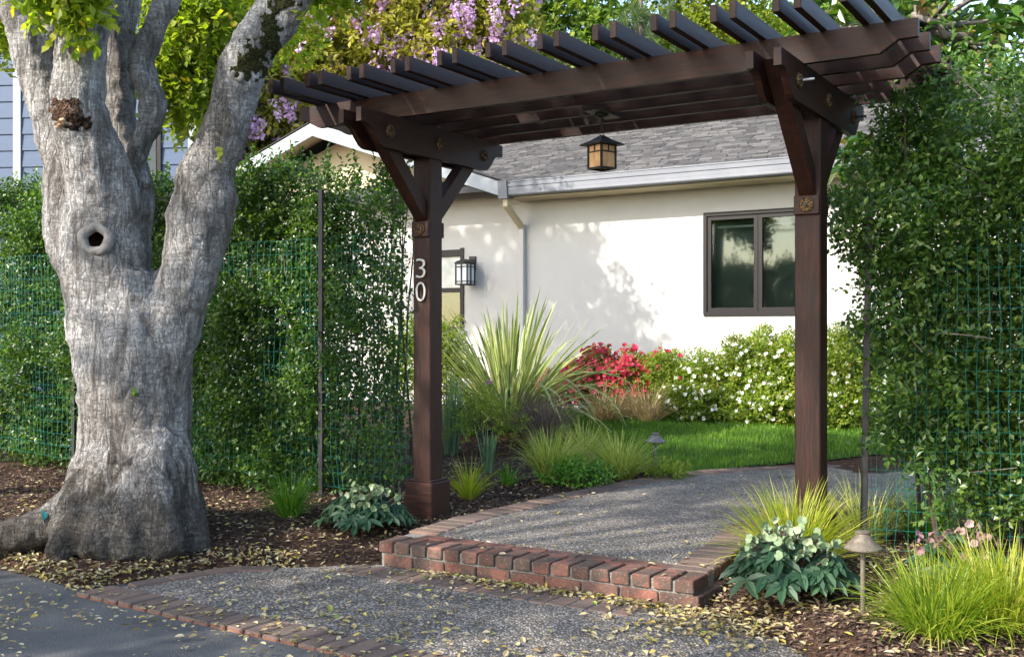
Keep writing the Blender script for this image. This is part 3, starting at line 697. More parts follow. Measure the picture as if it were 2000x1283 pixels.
for a in (PA0, PA1):
    medallion(W(a, PB-HW-.022, 2.016), F_AX, .040)
    for bb in (-.52, .02, .555):
        medallion(W(a+.088, PB+bb, 2.585), A_AX, .040); medallion(W(a-.088, PB+bb, 2.585), MA_AX, .040)
part('bolt', lathe([(.007, .02), (.007, .075), (.006, .078)], 8, W(PA1+.088, PB-.52, 2.585), A_AX), M['zinc'], perg)
part('bolt', lathe([(.007, .02), (.007, .07), (.006, .073)], 8, W(PA1+.088, PB+.555, 2.585), A_AX), M['iron'], perg)
Z_B0, Z_B1 = Z_CT, 2.838
for i in range(5):
    bb = PB-.41+.285*i
    prof = [(PA0-.745, Z_B1), (PA0-.745, Z_B0+.060), (PA0-.70, Z_B0+.056), (PA0-.585, Z_B0), (PA1+.455, Z_B0), (PA1+.545, Z_B0+.058), (PA1+.635, Z_B0+.060), (PA1+.635, Z_B1)]
    part('long_beam', prism(prof, bb-.019, bb+.019, lambda p, q, w: W(p, w, q)), M['wood_x'], perg)
raf_me = box(-.0185, .0185, 0, 2.12, 0, .086, None, .003).mesh('rafter'); raf_me.materials.append(M['wood_y'])
ra = [-.612, -.294, .029, .362, .695, 1.024, 1.354, 1.683, 2.014, 2.324, 2.637, 2.946]
for i, a in enumerate(ra):
    for da in (.016, .118):
        o = link('rafter', raf_me, None, perg)
        wp = W(PA0+a+da, PB-.865+random.uniform(-.008, .008), Z_B1+.001)
        o.matrix_local = wmat(perg).inverted() @ Matrix.Translation(wp) @ Matrix.Rotation(-TH+random.uniform(-.004, .004), 4, 'Z')
# house number digits
def digit(ch, zc, height):
    cu = bpy.data.curves.new('digit', 'FONT'); cu.body = ch; cu.size = height/.70; cu.extrude = .004; cu.bevel_depth = .0012
    cu.align_x = 'CENTER'; cu.align_y = 'CENTER'; cu.offset = -.0032
    tmp = bpy.data.objects.new('tmp', cu); C.objects.link(tmp); bpy.context.view_layer.update()
    me = bpy.data.meshes.new_from_object(tmp.evaluated_get(bpy.context.evaluated_depsgraph_get())); bpy.data.objects.remove(tmp)
    co = np.zeros(len(me.vertices)*3, np.float32); me.vertices.foreach_get('co', co); co = co.reshape(-1, 3)
    co[:, 0] -= (co[:, 0].max()+co[:, 0].min())/2; co[:, 1] -= (co[:, 1].max()+co[:, 1].min())/2
    co[:, 1] *= height/(co[:, 1].max()-co[:, 1].min()); co[:, 0] *= .080/(co[:, 0].max()-co[:, 0].min())
    ce = W(PA0+.003, PB-HW-.012, zc)
    out = np.array([list(ce + W(x, 0, 0) + Vector((0, 0, y)) + W(0, -z, 0)) for x, y, z in co])
    inv = np.array(wmat(perg).inverted()); out = out @ inv[:3, :3].T + inv[:3, 3]
    me.vertices.foreach_set('co', out.astype(np.float32).ravel()); me.materials.clear(); me.name = 'house_number'
    me.materials.append(M['steel']); o = link('house_number', me, None, perg); return o
digit('3', 1.757, .128); digit('0', 1.602, .128)

# pendant lantern -----------------------------------------------------
lc = Vector((.553, 6.60, 2.335)); pend = thing('pendant_lantern', 'black pendant lantern with amber panes hanging from the pergola beams', 'lantern', lc, R(38))
LF = lambda x, y, z: tuple(lc + Matrix.Rotation(R(38), 3, 'Z') @ Vector((x, y, 0)) + Vector((0, 0, z)))
s = .058
g = Geo()
for sx in (-1, 1):
    for sy in (-1, 1): g.merge(box(sx*s-.006, sx*s+.006, sy*s-.006, sy*s+.006, 0, .152, LF))
for z0, z1 in ((-.002, .010), (.142, .154), (.100, .107)):
    for q in (-1, 1):
        g.merge(box(-s+.006, s-.006, q*s-.005, q*s+.005, z0, z1, LF)); g.merge(box(q*s-.005, q*s+.005, -s+.006, s-.006, z0, z1, LF))
for q in (-1, 1):
    g.merge(box(-.004, .004, q*s-.0045, q*s+.0045, .107, .142, LF)); g.merge(box(q*s-.0045, q*s+.0045, -.004, .004, .107, .142, LF))
part('frame', g, M['iron'], pend)
for q in (-1, 1):
    part('pane', box(-s+.006, s-.006, q*(s-.002)-.0015, q*(s-.002)+.0015, .008, .144, LF), M['amber'], pend)
    part('pane', box(q*(s-.002)-.0015, q*(s-.002)+.0015, -s+.008, s-.008, .008, .144, LF), M['amber'], pend)
g = Geo(); rr = .098
v = [LF(-rr, -rr, .146), LF(rr, -rr, .146), LF(rr, rr, .146), LF(-rr, rr, .146), LF(-rr, -rr, .152), LF(rr, -rr, .152), LF(rr, rr, .152), LF(-rr, rr, .152),
     LF(-.045, -.045, .182), LF(.045, -.045, .182), LF(.045, .045, .182), LF(-.045, .045, .182), LF(-.012, -.012, .208), LF(.012, -.012, .208), LF(.012, .012, .208), LF(-.012, .012, .208)]
f = [[0, 3, 2, 1], [12, 13, 14, 15]]
for b in (0, 4, 8):
    for i in range(4): f.append([b+i, b+(i+1) % 4, b+4+(i+1) % 4, b+4+i])
g.add(v, f); part('cap', g, M['iron'], pend)
g = tube([lc+Vector((.012*math.cos(t), 0, .218+.012*math.sin(t))) for t in np.linspace(0, 6.283, 14, endpoint=False)], .0022, 6, True)
zz = .232
i = 0
while lc.z+zz < 2.668:
    pts = []
    for t in np.linspace(0, 6.283, 12, endpoint=False):
        q = Vector((.009*math.cos(t), 0, .016*math.sin(t)+.008)); 
        if i % 2: q = Vector((0, q.x, q.z))
        pts.append(lc+q+Vector((0, 0, zz)))
    g.merge(tube(pts, .0025, 6, True)); zz += .024; i += 1
part('chain', g, M['iron'], pend)
a_, b_ = AB(lc.x, lc.y)
part('ceiling_plate', box(a_-.055, a_+.055, b_-.15, b_+.16, 2.672, 2.689, W, .003).merge(lathe([(.045, -.0), (.045, -.012), (.012, -.022)][::-1], 20, (lc.x, lc.y, 2.672))), M['iron'], pend)

# ------------------------------------------------------------------ house
HB = 12.66; GB = 12.14                                  # wall plane, eave plane
house = thing('house', 'white stucco house with grey shingle roof and dark framed windows', 'house', W(-6, HB, .3), -TH)
WL, WR = -14.4, 3.0
def wall_with_holes(x0, x1, z0, z1, holes, b0, b1):
    xs = sorted({x0, x1, *[h[0] for h in holes], *[h[1] for h in holes]}); zs = sorted({z0, z1, *[h[2] for h in holes], *[h[3] for h in holes]})
    g = Geo()
    for i in range(len(xs)-1):
        for j in range(len(zs)-1):
            cx, cz = (xs[i]+xs[i+1])/2, (zs[j]+zs[j+1])/2
            if any(h[0] < cx < h[1] and h[2] < cz < h[3] for h in holes): continue
            g.add([W(xs[i], b0, zs[j]), W(xs[i+1], b0, zs[j]), W(xs[i+1], b0, zs[j+1]), W(xs[i], b0, zs[j+1])], [[0, 1, 2, 3]])
    for h in holes:
        c = [(h[0], h[2]), (h[1], h[2]), (h[1], h[3]), (h[0], h[3])]
        for i in range(4):
            (xa, za), (xb, zb) = c[i], c[(i+1) % 4]
            g.add([W(xa, b0, za), W(xb, b0, zb), W(xb, b1, zb), W(xa, b1, za)], [[0, 1, 2, 3]])
    return g
WIN = (-4.966, -3.60, 1.567, 2.779); DWIN = (-9.35, -8.60, 1.36, 2.52)
part('wall', wall_with_holes(WL, WR, -.05, 3.30, [WIN, DWIN], HB, HB+.16), M['stucco'], house)
g = Geo(); g.add([W(WR, HB, -.05), W(WR, HB+7, -.05), W(WR, HB+7, 3.3), W(WR, HB, 3.3)], [[0, 1, 2, 3]]); g.add([W(WL, HB, -.05), W(WL, HB+9, -.05), W(WL, HB+9, 3.3), W(WL, HB, 3.3)], [[0, 1, 2, 3]])
part('wall', g, M['stucco'], house)
APX = -10.97; APZ = 4.50; EZ = 3.335; HWG = 3.42
slope = (APZ-EZ)/HWG
g = prism([(APX-2.8, 3.29), (APX+2.8, 3.29), (APX, 3.29+2.8*slope+.0)], HB+.001, HB+.12, lambda p, q, w: W(p, w, q))
part('gable_wall', g, M['soffit'], house)
# gable roof slabs, rakes
for sg in (-1, 1):
    f = lambda p, q, w, sg=sg: W(APX+sg*p, w, q)
    part('roof', prism([(0, APZ), (HWG+.04, EZ-.014), (HWG+.04, EZ-.06), (0, APZ-.05)], GB+.02, GB+8, f), M['shingle'], house)
    part('rake_board', prism([(0, APZ-.02), (HWG, EZ-.02), (HWG, EZ-.21), (0, APZ-.22)], GB-.022, GB+.018, f), M['trim'], house)
    part('drip_edge', prism([(0, APZ+.012), (HWG+.06, EZ-.008), (HWG+.06, EZ-.022), (0, APZ-.004)], GB-.035, GB+.03, f), M['frame'], house)
    part('soffit', prism([(0, APZ-.055), (HWG, EZ-.066), (HWG, EZ-.085), (0, APZ-.075)], GB+.02, HB+.02, f), M['soffit'], house)
# purlin ends under the left gable
for aa in (APX-1.5, APX, ):
    zz = APZ-.09-abs(aa-APX)*slope
    part('rafter_tail', box(aa-.045, aa+.045, GB+.05, HB+.05, zz-.14, zz, W), M['soffit'], house)
# right wing: gutter, fascia, soffit, roof
GA0 = APX+HWG+.02
GZ0, GZ1 = 3.150, 3.345
prof = [(GB+.10, GZ0), (GB+.02, GZ0), (GB, GZ0+.012), (GB, GZ0+.055), (GB-.010, GZ0+.062), (GB-.012, GZ0+.115), (GB-.022, GZ0+.122), (GB-.026, GZ1-.018), (GB-.034, GZ1-.014), (GB-.034, GZ1), (GB-.01, GZ1), (GB-.008, GZ0+.02), (GB+.10, GZ0+.02)]
part('gutter', prism(prof, GA0, WR+.5, lambda p, q, w: W(w, p, q)), M['gutter'], house)
part('gutter_end', prism([(GB-.05, GZ1+.01), (GB+.13, GZ1+.01), (GB+.13, GZ0-.03), (GB-.02, GZ0-.03)], GA0-.14, GA0-.002, lambda p, q, w: W(w, p, q)), M['gutter'], house)
part('fascia', box(GA0, WR+.5, GB+.101, GB+.13, GZ0-.004, GZ1+.0, W), M['gutter'], house)
part('soffit', box(GA0-.1, WR+.5, GB+.10, HB+.01, GZ0-.02, GZ0-.006, W), M['soffit'], house)
ds = part('downspout', box(GA0-.10, GA0-.03, GB+.03, GB+.09, GZ0-.13, GZ0-.02, W).merge(
    prism([(GB+.03, GZ0-.13), (GB+.09, GZ0-.10), (HB-.075, GZ0-.33), (HB-.075, GZ0-.40)], GA0-.10, GA0-.03, lambda p, q, w: W(w, p, q))), M['soffit'], house)
part('downspout_pipe', box(GA0-.10, GA0-.03, HB-.078, HB-.004, .2, GZ0-.335, W, .006), M['stucco'], house)
RP = .375; RDG = 5.0; 
rz = lambda r: GZ1-.01+RP*r
part('roof', prism([(0, rz(0)-.02), (RDG, rz(RDG)-.02), (RDG+5, rz(0)), (RDG+5, rz(0)-.1), (RDG, rz(RDG)-.12), (0, rz(0)-.1)], GA0-3.2, WR+.6, lambda p, q, w: W(w, GB+.0+p, q)), M['shingle'], house)
part('roof_vent', box(-4.35, -3.85, GB+2.9, GB+3.2, rz(2.9)+.03, rz(3.2)+.09, W, .01), M['gutter'], house)
# shingles: single pieces on the visible slope, the rest joined
cs = 1/math.sqrt(1+RP*RP)
sh = []
for row in range(46):
    r0 = row*.110-.02; a = GA0-3.0-random.random()*.2
    while a < WR+.5:
        wdt = random.choice((.13, .17, .2, .24))
        if rz(r0*cs) > APZ-(a-APX)*slope-.06: sh.append((row, r0, a, wdt, random.random()))
        a += wdt+.006
def shingle_geo(r0, a, wdt, rnd, th):
    L = .135; e = .006+th*.008
    f = lambda aa, rr, up: W(aa, GB+rr*cs, rz(rr*cs)+up-.022)
    v = [f(a, r0, .006), f(a+wdt, r0, .006), f(a+wdt, r0+L, .002), f(a, r0+L, .002), f(a, r0, .016+e), f(a+wdt, r0, .016+e), f(a+wdt, r0+L, .008), f(a, r0+L, .008)]
    return v
vis = []; rest = Geo()
def px_of(p): return 1000+FPX*p.x/p.y
def score(s):
    p = W(s[2], GB+s[1], 0); q = px_of(p); return (0 if (900 < q < 1600 and s[0] < 16) else 1, s[0])
sh.sort(key=score)
roof_main = [o for o in house.children if o.name.startswith('roof')][2]
for i, (row, r0, a, wdt, rnd) in enumerate(sh):
    v = shingle_geo(r0, a, wdt, rnd, (row*7+i) % 3/2)
    if i < 290:
        part('shingle', Geo().add(v, BOXF, rnd=np.full(8, rnd)), M['shingle'], roof_main)
    else: rest.add(v, BOXF, rnd=np.full(8, rnd))
part('shingles', rest, M['shingle'], roof_main, kind='stuff')
# windows
def window(x0, x1, z0, z1, panes, tag_label=None):
    fr = Geo(); b0, b1 = HB-.018, HB+.09; t = .045
    fr.merge(box(x0-.01, x1+.01, b0, b1, z1-.0, z1+.045, W)); fr.merge(box(x0-.01, x1+.01, b0, b1, z0-.03, z0+.02, W))
    fr.merge(box(x0-.015, x0+.03, b0+.002, b1-.002, z0-.002, z1+.002, W)); fr.merge(box(x1-.03, x1+.015, b0+.002, b1-.002, z0-.002, z1+.002, W))
    w = part('window', fr, M['frame'], house)
    if tag_label: w['label'] = tag_label
    n = panes; st = (x1-x0-.06)/n
    for i in range(n):
        a0 = x0+.03+i*st; a1 = a0+st; s = Geo(); c0, c1 = HB+.004, HB+.06; tt = .052
        s.merge(box(a0+.003, a0+tt, c0, c1, z0+.02, z1-.002, W)); s.merge(box(a1-tt, a1-.003, c0, c1, z0+.02, z1-.002, W))
        s.merge(box(a0+tt, a1-tt, c0, c1, z0+.02, z0+.02+tt, W)); s.merge(box(a0+tt, a1-tt, c0, c1, z1-tt, z1-.002, W))
        part('sash', s, M['frame'], w)
        part('pane', box(a0+tt, a1-tt, HB+.030, HB+.036, z0+.02+tt, z1-tt, W), M['glass'], w)
        part('pane_bar', box(a0+tt+.06, a1-tt-.02, HB+.064, HB+.085, z1-.150, z1-.125, W), M['rail'], w)  # white bar added for the bright line near each pane's top
    return w
win = window(*WIN, 2)
part('window_room', box(WIN[0]-.6, WIN[1]+.6, HB+.165, HB+3, 1.0, 3.1, W), M['room'], house)
w2 = Geo(); x0, x1, z0, z1 = DWIN
w2.merge(box(x0, x1, HB-.015, HB+.08, z1-.10, z1+.0, W)); w2.merge(box(x0, x1, HB-.015, HB+.08, z0, z0+.06, W)); w2.merge(box(x1-.05, x1+.01, HB-.017, HB+.08, z0, z1+.02, W)); w2.merge(box(x0, x0+.05, HB-.017, HB+.08, z0, z1+.02, W))
w2.merge(box(x0+.05, x1-.05, HB-.013, HB+.06, z0+.55, z0+.615, W))
w2 = part('window', w2, M['frame'], house, label='narrow side window with frosted glass above a rail')
part('pane', box(x0+.05, x1-.05, HB+.02, HB+.026, z0+.615, z1-.10, W), M['frost'], w2); part('pane', box(x0+.05, x1-.05, HB+.02, HB+.026, z0+.06, z0+.55, W), M['glass'], w2)
part('sill', box(x0-.04, x1+.04, HB-.05, HB+.01, z0-.06, z0-.002, W), M['trim'], w2)
part('window_room', box(x0-.2, x1+.2, HB+.165, HB+1.5, 1.0, 2.9, W), M['room'], house)
# wall lantern
wc = W(*[AB(-.615, 15.1)[0], HB-.20], 0); wcz = 1.33+(650-558)*15.3/FPX
wlan = thing('wall_lantern', 'black lantern with pale glass mounted on the white house wall', 'lantern', (wc.x, wc.y, wcz), -TH)
wa, wb = AB(wc.x, wc.y)
LW = lambda x, y, z: tuple(W(wa+x, wb+y, wcz+z))
s = .095; g = Geo(); H = .29
for sx in (-1, 0, 1):
    for sy in (-1, 0, 1):
        if sx or sy: g.merge(box(sx*s-.008, sx*s+.008, sy*s-.008, sy*s+.008, 0, H, LW))
for z0, z1 in ((-.004, .014), (.04, .052), (.245, .257), (H-.005, H+.012)):
    for q in (-1, 1):
        g.merge(box(-s-.009, s+.009, q*s-.010, q*s+.010, z0, z1, LW)); g.merge(box(q*s-.0095, q*s+.0095, -s, s, z0+.001, z1-.001, LW))
part('frame', g, M['iron'], wlan)
part('glass_shade', box(-s+.004, s-.004, -s+.004, s-.004, .004, H-.004, LW), M['milk'], wlan)
part('cap', lathe([(.155, H+.01), (.155, H+.02), (.12, H+.045), (.05, H+.062), (.02, H+.07)], 4, (wc.x, wc.y, wcz)), M['iron'], wlan)
part('bracket', box(-.02, .02, 0, .2, H+.04, H+.07, LW).merge(box(-.05, .05, .17, .198, H-.08, H+.12, LW)), M['iron'], wlan)

# neighbouring house --------------------------------------------------
nb_c = P(20, 300, 19)
nbh = thing('neighbouring_house', 'clapboard house, toned blue grey for shade, seen beyond the left hedge', 'house', (nb_c.x, 19, 0), R(-6))
NF = lambda x, y, z: tuple(Vector((nb_c.x, 19, 0)) + Matrix.Rotation(R(-6), 3, 'Z') @ Vector((x, y, z)))
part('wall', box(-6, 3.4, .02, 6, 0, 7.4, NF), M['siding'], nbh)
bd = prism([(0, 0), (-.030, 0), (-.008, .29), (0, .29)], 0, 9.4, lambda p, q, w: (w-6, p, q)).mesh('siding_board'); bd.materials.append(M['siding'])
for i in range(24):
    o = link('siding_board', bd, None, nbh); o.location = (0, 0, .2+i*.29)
for xx in (.15, 3.36, -5.9): part('corner_board', box(xx-.07, xx+.07, -.05, .01, .1, 7.2, NF), M['trim'], nbh)
g = Geo(); part('window', box(1.9, 2.8, -.06, .0, 3.6, 5.0, NF), M['frame'], nbh)
part('pane', box(1.98, 2.72, -.07, -.055, 3.68, 4.92, NF), M['glass'], nbh.children[-1])
part('roof', prism([(-6.5, 7.2), (3.9, 7.2), (-1.3, 9.6)], -.5, 6.5, lambda p, q, w: NF(p, w, q)), M['shingle'], nbh)

# ------------------------------------------------------------------ big tree on the left
def chain(pts, n=14):
    """pts: (px, py, r_px, depth) -> closed tapered tube with rounded ends"""
    P3 = np.array([[*P(x, y, d), (r*.955-1.5)*d/FPX] for x, y, r, d in pts])
    out = []
    for i in range(len(P3)-1):
        p0 = P3[max(i-1, 0)]; p1 = P3[i]; p2 = P3[i+1]; p3 = P3[min(i+2, len(P3)-1)]
        for t in np.linspace(0, 1, 6, endpoint=False):
            out.append(.5*((2*p1)+(-p0+p2)*t+(2*p0-5*p1+4*p2-p3)*t*t+(-p0+3*p1-3*p2+p3)*t**3))
    out.append(P3[-1]); out = np.array(out); return tube(out[:, :3], out[:, 3], n)
D = TD
chains = [
 [(262, 1110, 150, D), (262, 1060, 140, D), (262, 1000, 128, D), (262, 930, 119, D), (262, 850, 112, D), (264, 780, 110, D), (262, 700, 108, D), (250, 620, 92, D), (235, 540, 78, D)],
 [(280, 760, 92, D), (308, 680, 78, D), (333, 620, 68, D), (358, 560, 62, D), (378, 500, 60, D), (392, 440, 68, D), (402, 390, 66, D), (400, 345, 56, D), (428, 290, 50, D), (448, 230, 48, D), (462, 170, 50, D), (488, 110, 51, D), (515, 60, 48, D), (535, 20, 38, D+.05), (548, -30, 33, D+.05), (560, -120, 30, D+.1), (575, -250, 24, D+.2)],
 [(500, 90, 40, D), (540, 55, 34, D), (575, 15, 27, D-.05), (610, -40, 24, D-.1), (690, -150, 20, D-.2), (800, -280, 15, D-.3)],
 [(255, 900, 95, D), (244, 780, 93, D), (232, 690, 90, D), (215, 600, 92, D), (203, 520, 90, D), (196, 450, 84, D), (200, 390, 76, D-.05), (186, 320, 66, D-.12), (160, 260, 58, D-.18), (152, 200, 57, D-.2), (156, 130, 56, D-.18), (165, 70, 52, D-.12), (176, 10, 47, D-.05), (190, -60, 42, D), (215, -200, 34, D)],
 [(165, 560, 45, D+.1), (140, 470, 50, D+.1), (132, 390, 48, D+.1), (122, 320, 46, D+.12), (104, 250, 44, D+.15), (88, 190, 42, D+.15), (72, 130, 42, D+.15), (50, 70, 36, D+.12), (28, 20, 30, D+.1), (12, -30, 28, D+.1), (-20, -150, 22, D)],
 [(72, 130, 35, D+.15), (100, 60, 34, D+.2), (105, 20, 32, D+.2), (110, -60, 28, D+.25)],
 [(235, 520, 55, D+.2), (240, 430, 50, D+.25), (240, 350, 42, D+.28), (236, 280, 36, D+.3), (230, 200, 33, D+.3), (222, 120, 32, D+.3), (216, 50, 34, D+.3), (212, -30, 30, D+.3), (205, -200, 22, D+.4)],
 [(255, 640, 36, D+.15), (268, 540, 28, D+.2), (270, 460, 32, D+.2), (268, 400, 34, D+.2), (262, 335, 30, D+.2), (274, 285, 27, D+.18), (292, 245, 32, D+.15), (297, 200, 31, D+.15), (283, 155, 28, D+.15), (277, 115, 27, D+.18), (292, 75, 25, D+.2), (312, 30, 24, D+.25), (335, -20, 23, D+.3), (380, -150, 18, D+.4)],
 [(262, 330, 20, D+.3), (250, 230, 18, D+.4), (247, 130, 18, D+.45), (252, 60, 19, D+.45), (262, 0, 19, D+.45), (285, -120, 15, D+.5)],
 [(282, 372, 20, D+.2), (276, 340, 20, D+.2), (286, 365, 9, D+.1)],
 [(430, 410, 34, D), (444, 385, 22, D), (440, 430, 24, D), (425, 470, 22, D)],
 [(205, 880, 50, D-.1), (172, 965, 54, D-.15), (118, 1018, 50, D-.25), (50, 1040, 40, D-.32), (-30, 1058, 33, D-.38), (-110, 1080, 26, D-.4)],
 [(310, 860, 60, D-.1), (345, 970, 56, D-.12), (368, 1040, 44, D-.18), (384, 1090, 34, D-.25)],
 [(230, 860, 60, D-.15), (215, 980, 56, D-.3), (196, 1050, 46, D-.45), (182, 1095, 36, D-.52)],
 [(290, 860, 60, D-.15), (302, 980, 58, D-.3), (318, 1050, 44, D-.42), (330, 1092, 34, D-.5)],
 [(262, 880, 60, D-.15), (258, 1000, 56, D-.32), (256, 1060, 48, D-.45), (255, 1100, 38, D-.5)],
 [(180, 900, 40, D-.1), (150, 1000, 42, D-.3), (128, 1060, 36, D-.45), (100, 1092, 26, D-.55)],
]
gt = Geo()
for ch in chains: gt.merge(chain(ch))
tree_loc = (P(262, 1080, D).x, D, .1)
tree = thing('shade_tree', 'large grey barked tree with many limbs beside the drive', 'tree', tree_loc)
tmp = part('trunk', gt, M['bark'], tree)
m = tmp.modifiers.new('r', 'REMESH'); m.mode = 'VOXEL'; m.voxel_size = .016; m.use_smooth_shade = True
m = tmp.modifiers.new('s', 'SMOOTH'); m.iterations = 9; m.factor = .6
t1 = bpy.data.textures.new('lumps', 'CLOUDS'); t1.noise_scale = .28; t1.noise_depth = 3
m = tmp.modifiers.new('d', 'DISPLACE'); m.texture = t1; m.strength = .075; m.mid_level = .5; m.texture_coords = 'LOCAL'
t2 = bpy.data.textures.new('ridges', 'CLOUDS'); t2.noise_scale = .055; t2.noise_depth = 3
m = tmp.modifiers.new('d2', 'DISPLACE'); m.texture = t2; m.strength = .022; m.mid_level = .5; m.texture_coords = 'LOCAL'
bpy.context.view_layer.update(); dg = bpy.context.evaluated_depsgraph_get()
me = bpy.data.meshes.new_from_object(tmp.evaluated_get(dg)); me.name = 'trunk'
tmp.modifiers.clear(); tmp.data = me
me.polygons.foreach_set("use_smooth", np.ones(len(me.polygons), bool))
if not me.materials: me.materials.append(M['bark'])
Minv = wmat(tree)
bvh = BVHTree.FromPolygons([Minv @ v.co for v in me.vertices], [tuple(p.vertices) for p in me.polygons])
def on_tree(px, py):
    o = Vector((0, 0, EYE)); d = (P(px, py, 1.0) - o).normalized(); h = bvh.ray_cast(o, d); return h[0], h[1]
def knot(px, py, R1, R2, depth=.09, mat='callus'):
    c, n = on_tree(px, py)
    if c is None: return
    n = (n*.5 + Vector((0, -1, 0))*.7).normalized(); u = n.cross(Vector((0, 0, 1))).normalized(); w = u.cross(n)
    bm = bmesh.new(); bm.from_mesh(tree_trunk.data); cl_ = Minv.inverted() @ c
    bmesh.ops.delete(bm, geom=[v for v in bm.verts if (v.co-cl_).length < R1*.86], context='VERTS'); bm.to_mesh(tree_trunk.data); bm.free()
    pts = []; rad = []
    for t in np.linspace(0, 6.283, 36, endpoint=False):
        k = 1+.05*math.sin(2*t+1)+.03*math.sin(5*t)
        pts.append(c - n*.004 + (u*math.cos(t) + w*math.sin(t))*R1*k); rad.append(R2*(1+.14*math.sin(2*t+.5)))
    part('knot', tube(pts, rad, 14, True), M[mat], tree, smooth=True)
    bowl = lathe([(R1*1.0, -.004), (R1*.86, -depth*.35), (R1*.70, -depth*.75), (R1*.35, -depth), (R1*.02, -depth*1.02)], 24, c, n, cap=False)
    part('hollow', bowl, M['rot'], tree, smooth=True)
tree_trunk = tmp
knot(187, 468, .074, .030); knot(463, 148, .026, .015, .05)
# torn wound and dark fissured patches: raised sheets that follow the bark
def tree_patch(name, px, py, rx, ry, mat, hgt=.010, thr=.5, step=2.2, seed=0, ns=.12):
    nx = int(2*rx/step); ny = int(2*ry/step); idx = {}; vs = []; fs = []; hh = []
    for j in range(ny+1):
        for i in range(nx+1):
            x = px-rx+i*step; y = py-ry+j*step; e = ((x-px)/rx)**2+((y-py)/ry)**2
            nz = float(vnoise(np.array(x), np.array(y), ns, seed))*.7+float(vnoise(np.array(x), np.array(y), ns*3, seed+1))*.3
            m = nz+.45*(1-e)-thr
            if m < 0: continue
            c, n = on_tree(x, y)
            if c is None: continue
            idx[i, j] = len(vs); vs.append(c+n*(-.002+min(m*4, 1)*hgt*(.5+random.random()*.8)))
    for (i, j) in idx:
        q = [(i, j), (i, j+1), (i+1, j+1), (i+1, j)]
        if all(k in idx for k in q): fs.append([idx[k] for k in q])
    if fs: part(name, Geo().add([tuple(v) for v in vs], fs), mat, tree, smooth=False)
tree_patch('wound', 128, 215, 34, 24, M['wound'], .012, .52, 2, 3); tree_patch('wound', 152, 240, 28, 16, M['rot'], .012, .50, 2, 5)
tree_patch('torn_wood', 122, 240, 18, 10, M['torn'], .03, .48, 2, 8)
for k_, (a_, b_, c_, d_) in enumerate(((492, 118, 34, 42), (530, 70, 24, 48), (472, 140, 22, 14), (556, 8, 34, 22))): tree_patch('moss', a_, b_, c_, d_, M['moss'], .012, .56, 2, 11+k_)
tree_patch('lichen', 427, 300, 10, 26, M['lichen'], .004, .66, 2, 41)
c, n = on_tree(82, 1010)
if c is not None: part('paint_mark', leaves(np.array([list(c+n*.012+Vector((0, 0, .04)))]), np.array([[.3, 0, -1]]), .085, .035, nrm=np.array([list(n)])), M['turq'], tree)
c, n = on_tree(262, 776)
if c is not None: part('leaf', sprigs(np.array([list(c+n*.01)]), np.array([[.1, -.5, .8]]), .03, 4, .035, .028), M['gtuft'], tree)

def clumps(c, r, n):
    """n points inside an ellipsoid, favouring its shell"""
    d = norm(RNG.normal(size=(n, 3))); k = RNG.random(n)**.4; return np.array(c)+d*k[:, None]*np.array(r), d
def crown(centers, per, spread, L, w, fine=False, nl=7, tw=.22, up=.1, out=.5):
    """centers (n,3) of sub-clumps; per twigs each"""
    n = len(centers); c = np.repeat(centers, per, 0) + RNG.normal(size=(n*per, 3))*spread
    d = rdir(len(c), up); return sprigs(c, d, tw*(.6+.8*RNG.random(len(c))), nl, L, w, fine=fine)
# crown of the shade tree: boughs over and behind the limbs
cc = []
for c0, r0, n in (((-2.2, 6.0, 4.9), (1.5, 1.4, .5), 16), ((-.6, 5.3, 4.8), (1.0, 1.2, .45), 12)):
    p, _ = clumps(c0, r0, n); cc.append(p)
g = crown(np.concatenate(cc), 14, .22, .085, .07)
part('crown', g, M['maple'], tree)
def bough(px0, px1, py0, py1, d0, d1, n, per=16, sp=.10):
    px = RNG.uniform(px0, px1, n); py = RNG.uniform(py0, py1, n); d = RNG.uniform(d0, d1, n)
    c = np.array([list(P(a, b, c_)) for a, b, c_ in zip(px, py, d)]); return crown(c, per, sp, .065, .05, nl=6, tw=.16, up=-.2)
g = bough(100, 175, -60, 45, 5.9, 6.2, 12, 12, .05); g.merge(bough(60, 100, -80, 0, 5.9, 6.2, 5, 12, .05)); g.merge(bough(570, 680, -120, 0, 6.4, 6.9, 10, 14, .06))
g.merge(bough(270, 450, -60, 150, 8.3, 9.0, 74)); g.merge(bough(320, 440, 120, 235, 8.3, 9.0, 26, 14, .07)); g.merge(bough(-60, 110, -60, 90, 7.6, 8.6, 24)); g.merge(bough(10, 60, 40, 120, 7.6, 8.2, 6, 12, .05)); g.merge(bough(440, 620, -70, 90, 11.2, 12.2, 46, 16, .14))
part('hanging_bough', g, M['maple'], tree)
g = Geo()
for (a, b, c_) in (((300, -60), (330, 80), (360, 190)), ((420, -60), (400, 60), (380, 160)), ((20, -60), (40, 20), (60, 80))):
    g.merge(tube([P(*a, 8.8), P(*b, 8.8), P(*c_, 8.7)], [.03, .018, .006], 6))
part('limb', g, M['twig'], tree)

